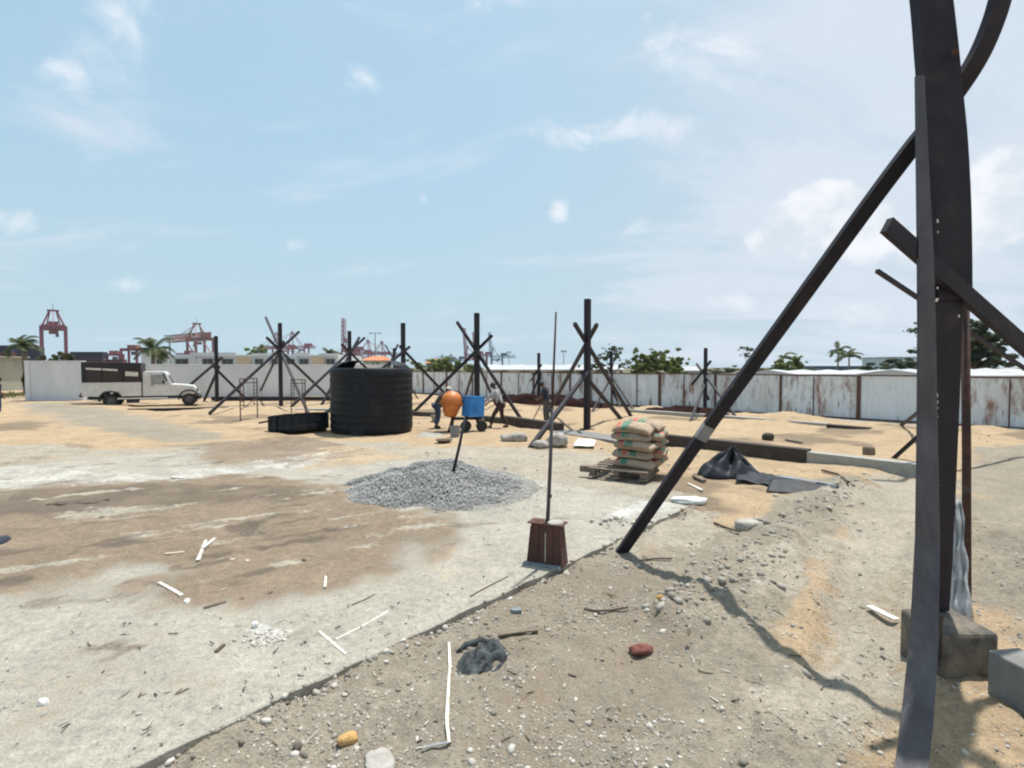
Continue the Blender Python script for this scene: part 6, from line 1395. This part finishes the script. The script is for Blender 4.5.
def palm(px, D, ycrown, rad, label, n=17, wind=(0, 0), tr=0.14, lean=0.0, group='palms beyond the walls', seed=1):
    rs = np.random.RandomState(seed); c = P(px, 384, D); q = P(px, ycrown, D); t = thing('palm_tree', label, 'palm', (c.x-lean, D, 0), 0, group); Z = q.z
    MB().tube([(0, 0, -0.2), (lean*0.2, 0, Z*0.35), (lean*0.6, 0, Z*0.7), (lean, 0, Z)], [tr*1.3, tr, tr*0.85, tr*0.7], 10).build('trunk', M['palm_trunk'], t, smooth=True)
    V = []; q4 = []; tone = []
    for i in range(n):
        az = 2*math.pi*i/n+rs.uniform(-0.3, 0.3); el = rs.uniform(0.1, 1.25); Lf = rad*rs.uniform(0.8, 1.15)
        hd = np.array([math.cos(az), math.sin(az), 0]); p = np.array([lean, 0, Z]); d = hd*math.cos(el)+np.array([0, 0, math.sin(el)]); K = 16; tn = rs.uniform(0, 1)
        pts = []
        for k in range(K+1):
            pts.append((p.copy(), d/np.linalg.norm(d))); p = p+d/np.linalg.norm(d)*Lf/K; d = d/np.linalg.norm(d)+np.array([wind[0], wind[1], -0.16])*(0.5+k/K)*0.95
        for k in range(1, K+1):
            p, d = pts[k]; sd = np.cross(d, [0, 0, 1.0]); sd /= np.linalg.norm(sd)+1e-6; ll = Lf*0.30*math.sin(math.pi*(0.12+0.83*k/K))
            for s_ in (-1, 1):
                for h_ in (0, 0.5):
                    pb = p-d*(h_*Lf/K); tip = pb+sd*s_*ll*0.8+d*ll*0.55+np.array([wind[0]*0.5*ll, 0, -ll*0.40]); w = d*Lf/K*0.30
                    b = len(V); V += [pb-w, pb+w, tip+w*0.2, tip-w*0.2]; q4.append((b, b+1, b+2, b+3)); tone += [tn*0.6+rs.uniform(0, 0.4)]*4
            p0, _ = pts[k-1]; up = np.array([0, 0, Lf*0.012]); b = len(V); V += [p0-up, p-up, p+up, p0+up]; q4.append((b, b+1, b+2, b+3)); tone += [0.8]*4
    npmesh('crown', V, q4, M['palm_leaf'], {'tone': tone}, parent=t)
palm(24, 42, 346, 1.45, 'windswept coconut palm standing in the gap at the far left', 18, (0.16, 0), 0.2, -0.25, seed=3)
palm(154, 52, 351, 2.35, 'coconut palm rising behind the truck and white wall', 17, (0.02, 0), 0.22, 0.1, seed=8)
palm(331, 72, 357, 2.4, 'ragged small palm behind the white wall left of the tank', 18, (0.08, 0), 0.18, 0.0, seed=12)
palm(838, 75, 351, 1.9, 'taller of the twin thin palms behind the right shed', 12, (0.05, 0), 0.11, 0.1, seed=14)
palm(848.5, 72, 357, 2.0, 'shorter of the twin thin palms behind the right shed', 13, (0.06, 0), 0.12, -0.1, seed=17)
palm(783, 60, 358, 1.7, 'lone bent palm beside the bush behind the big diagonal brace', 9, (0.35, 0), 0.08, 0.1, seed=21)
tree(258, 365, 64, [(256, 351, 6, 4, 0), (262, 355, 5, 5, 0), (253, 358, 5, 4, 0), (262, 350, 4, 2, 0)], 1100, 0.16, 'small wind torn tree behind the low building, left of the star braced column', 'leaf', group='trees beyond the walls')
tree(455, 372, 80, [(416, 368, 9, 5, 0), (432, 368, 10, 5, 0), (447, 365, 9, 6, 0), (458, 369, 9, 5, 0), (470, 371, 9, 4, 1), (436, 363, 6, 3, 0)], 7000, 0.18, 'long green bush row behind the fence right of the tank', 'leaf', 'bush', cat='bush')
tree(610, 372, 55, [(611, 350, 6, 3, 0), (606, 358, 6, 4, 0), (616, 356, 5, 4, 0), (598, 366, 7, 4, 0), (604, 372, 9, 4, 0), (624, 366, 5, 4, 0), (628, 362, 3, 3, 0), (619, 349, 4, 1.5, 0)], 1500, 0.13, 'sparse open tree just right of the tallest mid yard column', 'leaf_dark')
tree(648, 375, 48, [(640, 362, 7, 7, 0), (650, 361, 9, 6, 0), (661, 356, 8, 5, 0), (654, 368, 12, 6, 0), (640, 371, 7, 5, 0), (636, 352, 3, 3, 0), (660, 367, 8, 6, 0)], 7500, 0.13, 'dense leafy green tree behind the middle of the fence')
tree(675, 375, 52, [(672, 366, 7, 6, 0), (679, 364, 6, 5, 0), (674, 371, 9, 4, 0)], 3200, 0.13, 'smaller leafy tree right of the dense one behind the fence')
tree(747, 372, 70, [(743, 348, 3.5, 1.5, 0), (750, 350, 3, 1.5, 0), (746, 354, 3, 2, 0), (752, 357, 2.5, 2, 0)], 260, 0.15, 'thin nearly bare tree left of the big diagonal brace', 'leaf_dark', tr=0.07)
tree(786, 374, 50, [(777, 370, 8, 5, 0), (788, 366, 8, 6, 0), (797, 362, 5, 5, 0), (799, 368, 5, 5, 0), (770, 372, 6, 4, 0), (785, 372, 12, 4, 0)], 5200, 0.13, 'bright green bush behind the fence right of the big diagonal brace')
tree(893, 372, 95, [(868, 371, 9, 3, 0), (884, 367.5, 12, 4, 0), (902, 366, 12, 4.5, 0), (918, 367, 10, 4.5, 0), (932, 368, 9, 4, 0), (946, 368, 9, 4, 0)], 8000, 0.22, 'broad dark green hedge like tree left of the near column', 'leaf_dark', tr=0.25)
tree(968, 378, 46, [(975, 345, 16, 12, 0), (990, 352, 14, 10, 0), (968, 358, 14, 9, 0), (960, 340, 10, 8, 0), (1000, 362, 8, 6, 0), (975, 330, 12, 8, 0), (945, 362, 12, 6, 0), (985, 364, 14, 7, 0)], 14000, 0.13, 'big dark spreading tree behind the near column', 'leaf_dark', tr=0.3)
tree(930, 378, 46, [(913, 331, 4.5, 1.8, 0), (919, 323, 4, 1.6, 0), (913, 351, 4.5, 1.8, 0), (924, 331, 5, 3, 0), (928, 345, 5, 3, 0)], 700, 0.12, 'lean open tree with flat sprays of leaves left of the near column', 'leaf_dark', tr=0.12)
tree(50, 372, 70, [(42, 360, 5, 3, 0), (62, 358, 7, 5, 0), (70, 360, 6, 4, 0), (55, 362, 8, 3, 0)], 2200, 0.17, 'low bush rising above the short white wall at the far left', 'leaf_dry', 'bush', cat='bush', group='bushes behind the walls')
tree(30, 392, 36, [(25, 384, 2, 8, 0)], 500, 0.12, 'scraggly growth round the foot of the left palm', 'leaf_dry', 'bush', cat='bush', trunk=False, group='bushes behind the walls')
tree(817, 373, 110, [(808, 371.5, 7, 2, 0), (822, 371.5, 8, 2, 0), (814, 370, 4, 2, 0)], 1200, 0.22, 'low far hedge between the bush and the blue warehouse', 'leaf_dark', 'bush', cat='bush')
tree(700, 373, 120, [(690, 369, 4, 2, 0), (716, 371, 8, 2, 0), (730, 370, 8, 2.5, 0), (760, 371, 8, 2.5, 0)], 1600, 0.24, 'thin far scrub line behind the fence left of the bare tree', 'leaf_dry', 'bush', cat='bush')
tree(555, 373, 58, [(500, 374, 10, 2, 0), (525, 374, 10, 2, 0), (550, 374, 10, 2, 0), (575, 374, 10, 2, 0), (598, 374, 8, 2, 0)], 4200, 0.15, 'low olive scrub in front of the long white roof', 'leaf_dry', 'bush', cat='bush')
def grass_patch():
    a = hz(-40, 398); m = MB(); n = 900
    V = []; q = []
    for i in range(n):
        x = RS.uniform(P(-40, 384, 38).x, P(27, 384, 38).x); y = RS.uniform(36.5, 46); h = RS.uniform(0.15, 0.4); w = RS.uniform(0.03, 0.08); an = RS.uniform(0, 6.28); dx, dy = math.cos(an)*w, math.sin(an)*w; l = RS.normal(0, 0.1, 2)
        b = len(V); V += [(x-dx, y-dy, -0.05), (x+dx, y+dy, -0.05), (x+l[0]+dx*0.2, y+l[1]+dy*0.2, h), (x+l[0]-dx*0.2, y+l[1]-dy*0.2, h)]; q.append((b, b+1, b+2, b+3))
    o = npmesh('grass', V, q, M['grass']); tag(o, 'rough green grass in the gap at the far left', 'grass', kind='stuff')
    c0, c1 = P(-60, 384, 36).x, P(28, 384, 36).x
    o = MB().box(((c0+c1)/2, 41.5, 0.03), (c1-c0, 10, 0.08)).build('grass_ground', M['grass']); tag(o, 'grassy ground strip in the gap at the far left', 'grass', kind='structure')
grass_patch()

# the air between here and the port
M['haze'] = bpy.data.materials.new('haze_air'); M['haze'].use_nodes = True
_n = M['haze'].node_tree.nodes; _n.remove(_n['Principled BSDF']); _v = _n.new('ShaderNodeVolumePrincipled')
_v.inputs['Color'].default_value = (0.86, 0.92, 1.0, 1); _v.inputs['Density'].default_value = 0.00013; _v.inputs['Anisotropy'].default_value = 0.2
M['haze'].node_tree.links.new(_v.outputs[0], _n['Material Output'].inputs['Volume'])
tag(MB().box((0, 0, 59), (4000, 4000, 122)).build('haze', M['haze']), 'thin pale haze in the air over the yard and the port', 'haze', kind='stuff')
